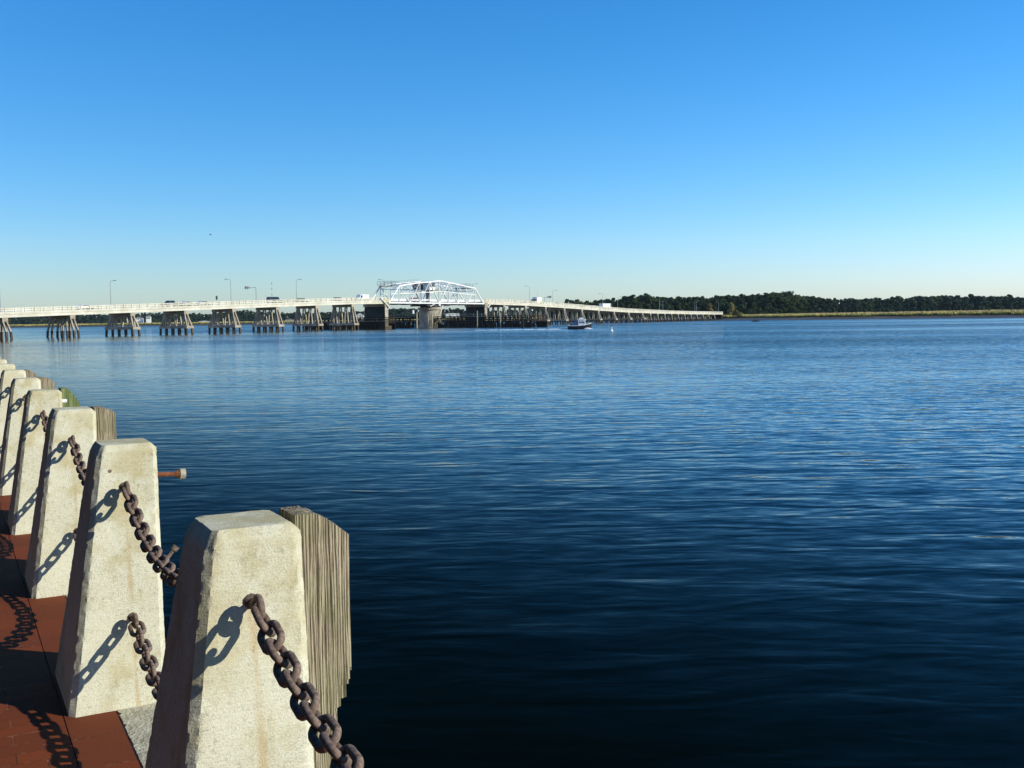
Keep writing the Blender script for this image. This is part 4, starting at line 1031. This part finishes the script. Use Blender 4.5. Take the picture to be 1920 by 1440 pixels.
# ------------------------------------------------------------------ buildings and dock on the far shore
def house_far(px, D, ybase, w_, d_, h, rf, label, wallm='cwhite', roofm='roofm'):
    X = (px-960)/F*D; r = empty('waterside_house', (X, D, 0.1), rad(10), label=label, cat='house', group='houses among the far trees')
    z0 = 0.0 if ybase is None else 1.6-(ybase-hor(px))*D/F-.1
    q = MB(); q.box(-w_/2, w_/2, -d_/2, d_/2, min(0, z0), z0+h); wl = q.build('wall', M[wallm], r)
    q = MB(); q.prism([(-w_/2-.5, z0+h), (w_/2+.5, z0+h), (w_/2-.8*0, z0+h+.2), (0, z0+h+rf), (-w_/2, z0+h+.2)], -d_/2-.5, d_/2+.5); q.build('roof', M[roofm], r)
    for k in (-1, 0, 1):
        q = MB(); q.box(k*w_*.3-.6, k*w_*.3+.6, -d_/2-.05, -d_/2+.02, z0+h*.4, z0+h*.75); q.build('window', M['glass'], r)
house_far(264, 1240, 601.5, 9, 8, 3.0, 2.0, 'white gabled house among the far trees between two left piers')
house_far(282, 1235, 600.5, 5, 6, 4.5, 1.5, 'small narrow white house right of the gabled one')
house_far(386, 1230, 605.0, 12, 7, 1.4, .8, 'low white-roofed boathouse behind the fourth pier', 'cwhite', 'cwhite')
house_far(677, 1140, 596.0, 9, 8, 2.6, 2.6, 'pale gabled house behind the left fender', 'cwhite', 'csilver')
house_far(850, 1020, 591.5, 13, 9, 1.5, .6, 'long low white building seen under the truss right of the round pier', 'cwhite', 'cwhite')
house_far(546, 1170, 602.0, 10, 7, 1.5, 1.2, 'grey roofed house low in the trees left of the truss', 'csilver', 'roofm')
q = MB(); q.tube((0,0,0),(0,0,3.2), 1.2, n=14); q.loft([[(1.2*k_*math.cos(2*math.pi*i/14), 1.2*k_*math.sin(2*math.pi*i/14), 3.2+z) for i in range(14)] for z, k_ in ((0,1),(.5,.8),(.8,.3))])
tag(q.build('white_tank', M['cwhite'], loc=((777-960)/F*1120, 1120, 7.5)), label='tiny white rounded tank among trees seen below the truss', cat='tank')
q = MB(); q.box(-8, 8, -.2, .2, 0, .15)
for k in range(6): q.tube((-7.5+3*k, 0, -1.6), (-7.5+3*k, 0, .9), .12, n=6)
dk = q.build('small_dock', M['palewood'], loc=(-205, 975, -.4)); tag(dk, label='small pale dock on the far marsh bank', cat='dock')

# ------------------------------------------------------------------ unseen trees left of the frame, added to block sky light from the posts
pv = []; pf = []; rng = np.random.default_rng(11)
for row_a, hh in ((-6.5, 4.0), (-8.5, 14), (-12.5, 16), (-18, 18)):
    b_ = -16
    while b_ < 60:
        P = row(0, row_a+rng.uniform(-.8, .8), b_); tree_geo(pv, pf, P.x, P.y, hh*rng.uniform(.9, 1.1), 4.6 if hh > 5 else 2.6, .55, 34, 60); b_ += 3.6 if hh > 5 else 2.4
me = bpy.data.meshes.new('sky_block_trees'); me.from_pydata(pv, [], pf); me.materials.append(M['wood_r']); o = bpy.data.objects.new('sky_block_trees', me); COL.objects.link(o)
tag(o, kind='stuff', label='dense unseen trees added behind the brick promenade to block sky light', cat='trees')

HAZE = 0.00003
if HAZE:
    hz = MB(); hz.box(-2600, 2600, -80, 5900, WZ-3.2, 70)
    hm = bpy.data.materials.new('haze_air'); hm.use_nodes = True; t_ = hm.node_tree; t_.nodes.remove(t_.nodes['Principled BSDF'])
    pvn = t_.nodes.new('ShaderNodeVolumePrincipled'); pvn.inputs['Color'].default_value = (.70, .88, 1, 1); pvn.inputs['Density'].default_value = HAZE
    t_.links.new(pvn.outputs[0], t_.nodes['Material Output'].inputs['Volume'])
    tag(hz.build('haze', hm), kind='stuff', label='thin pale sea haze over the river')
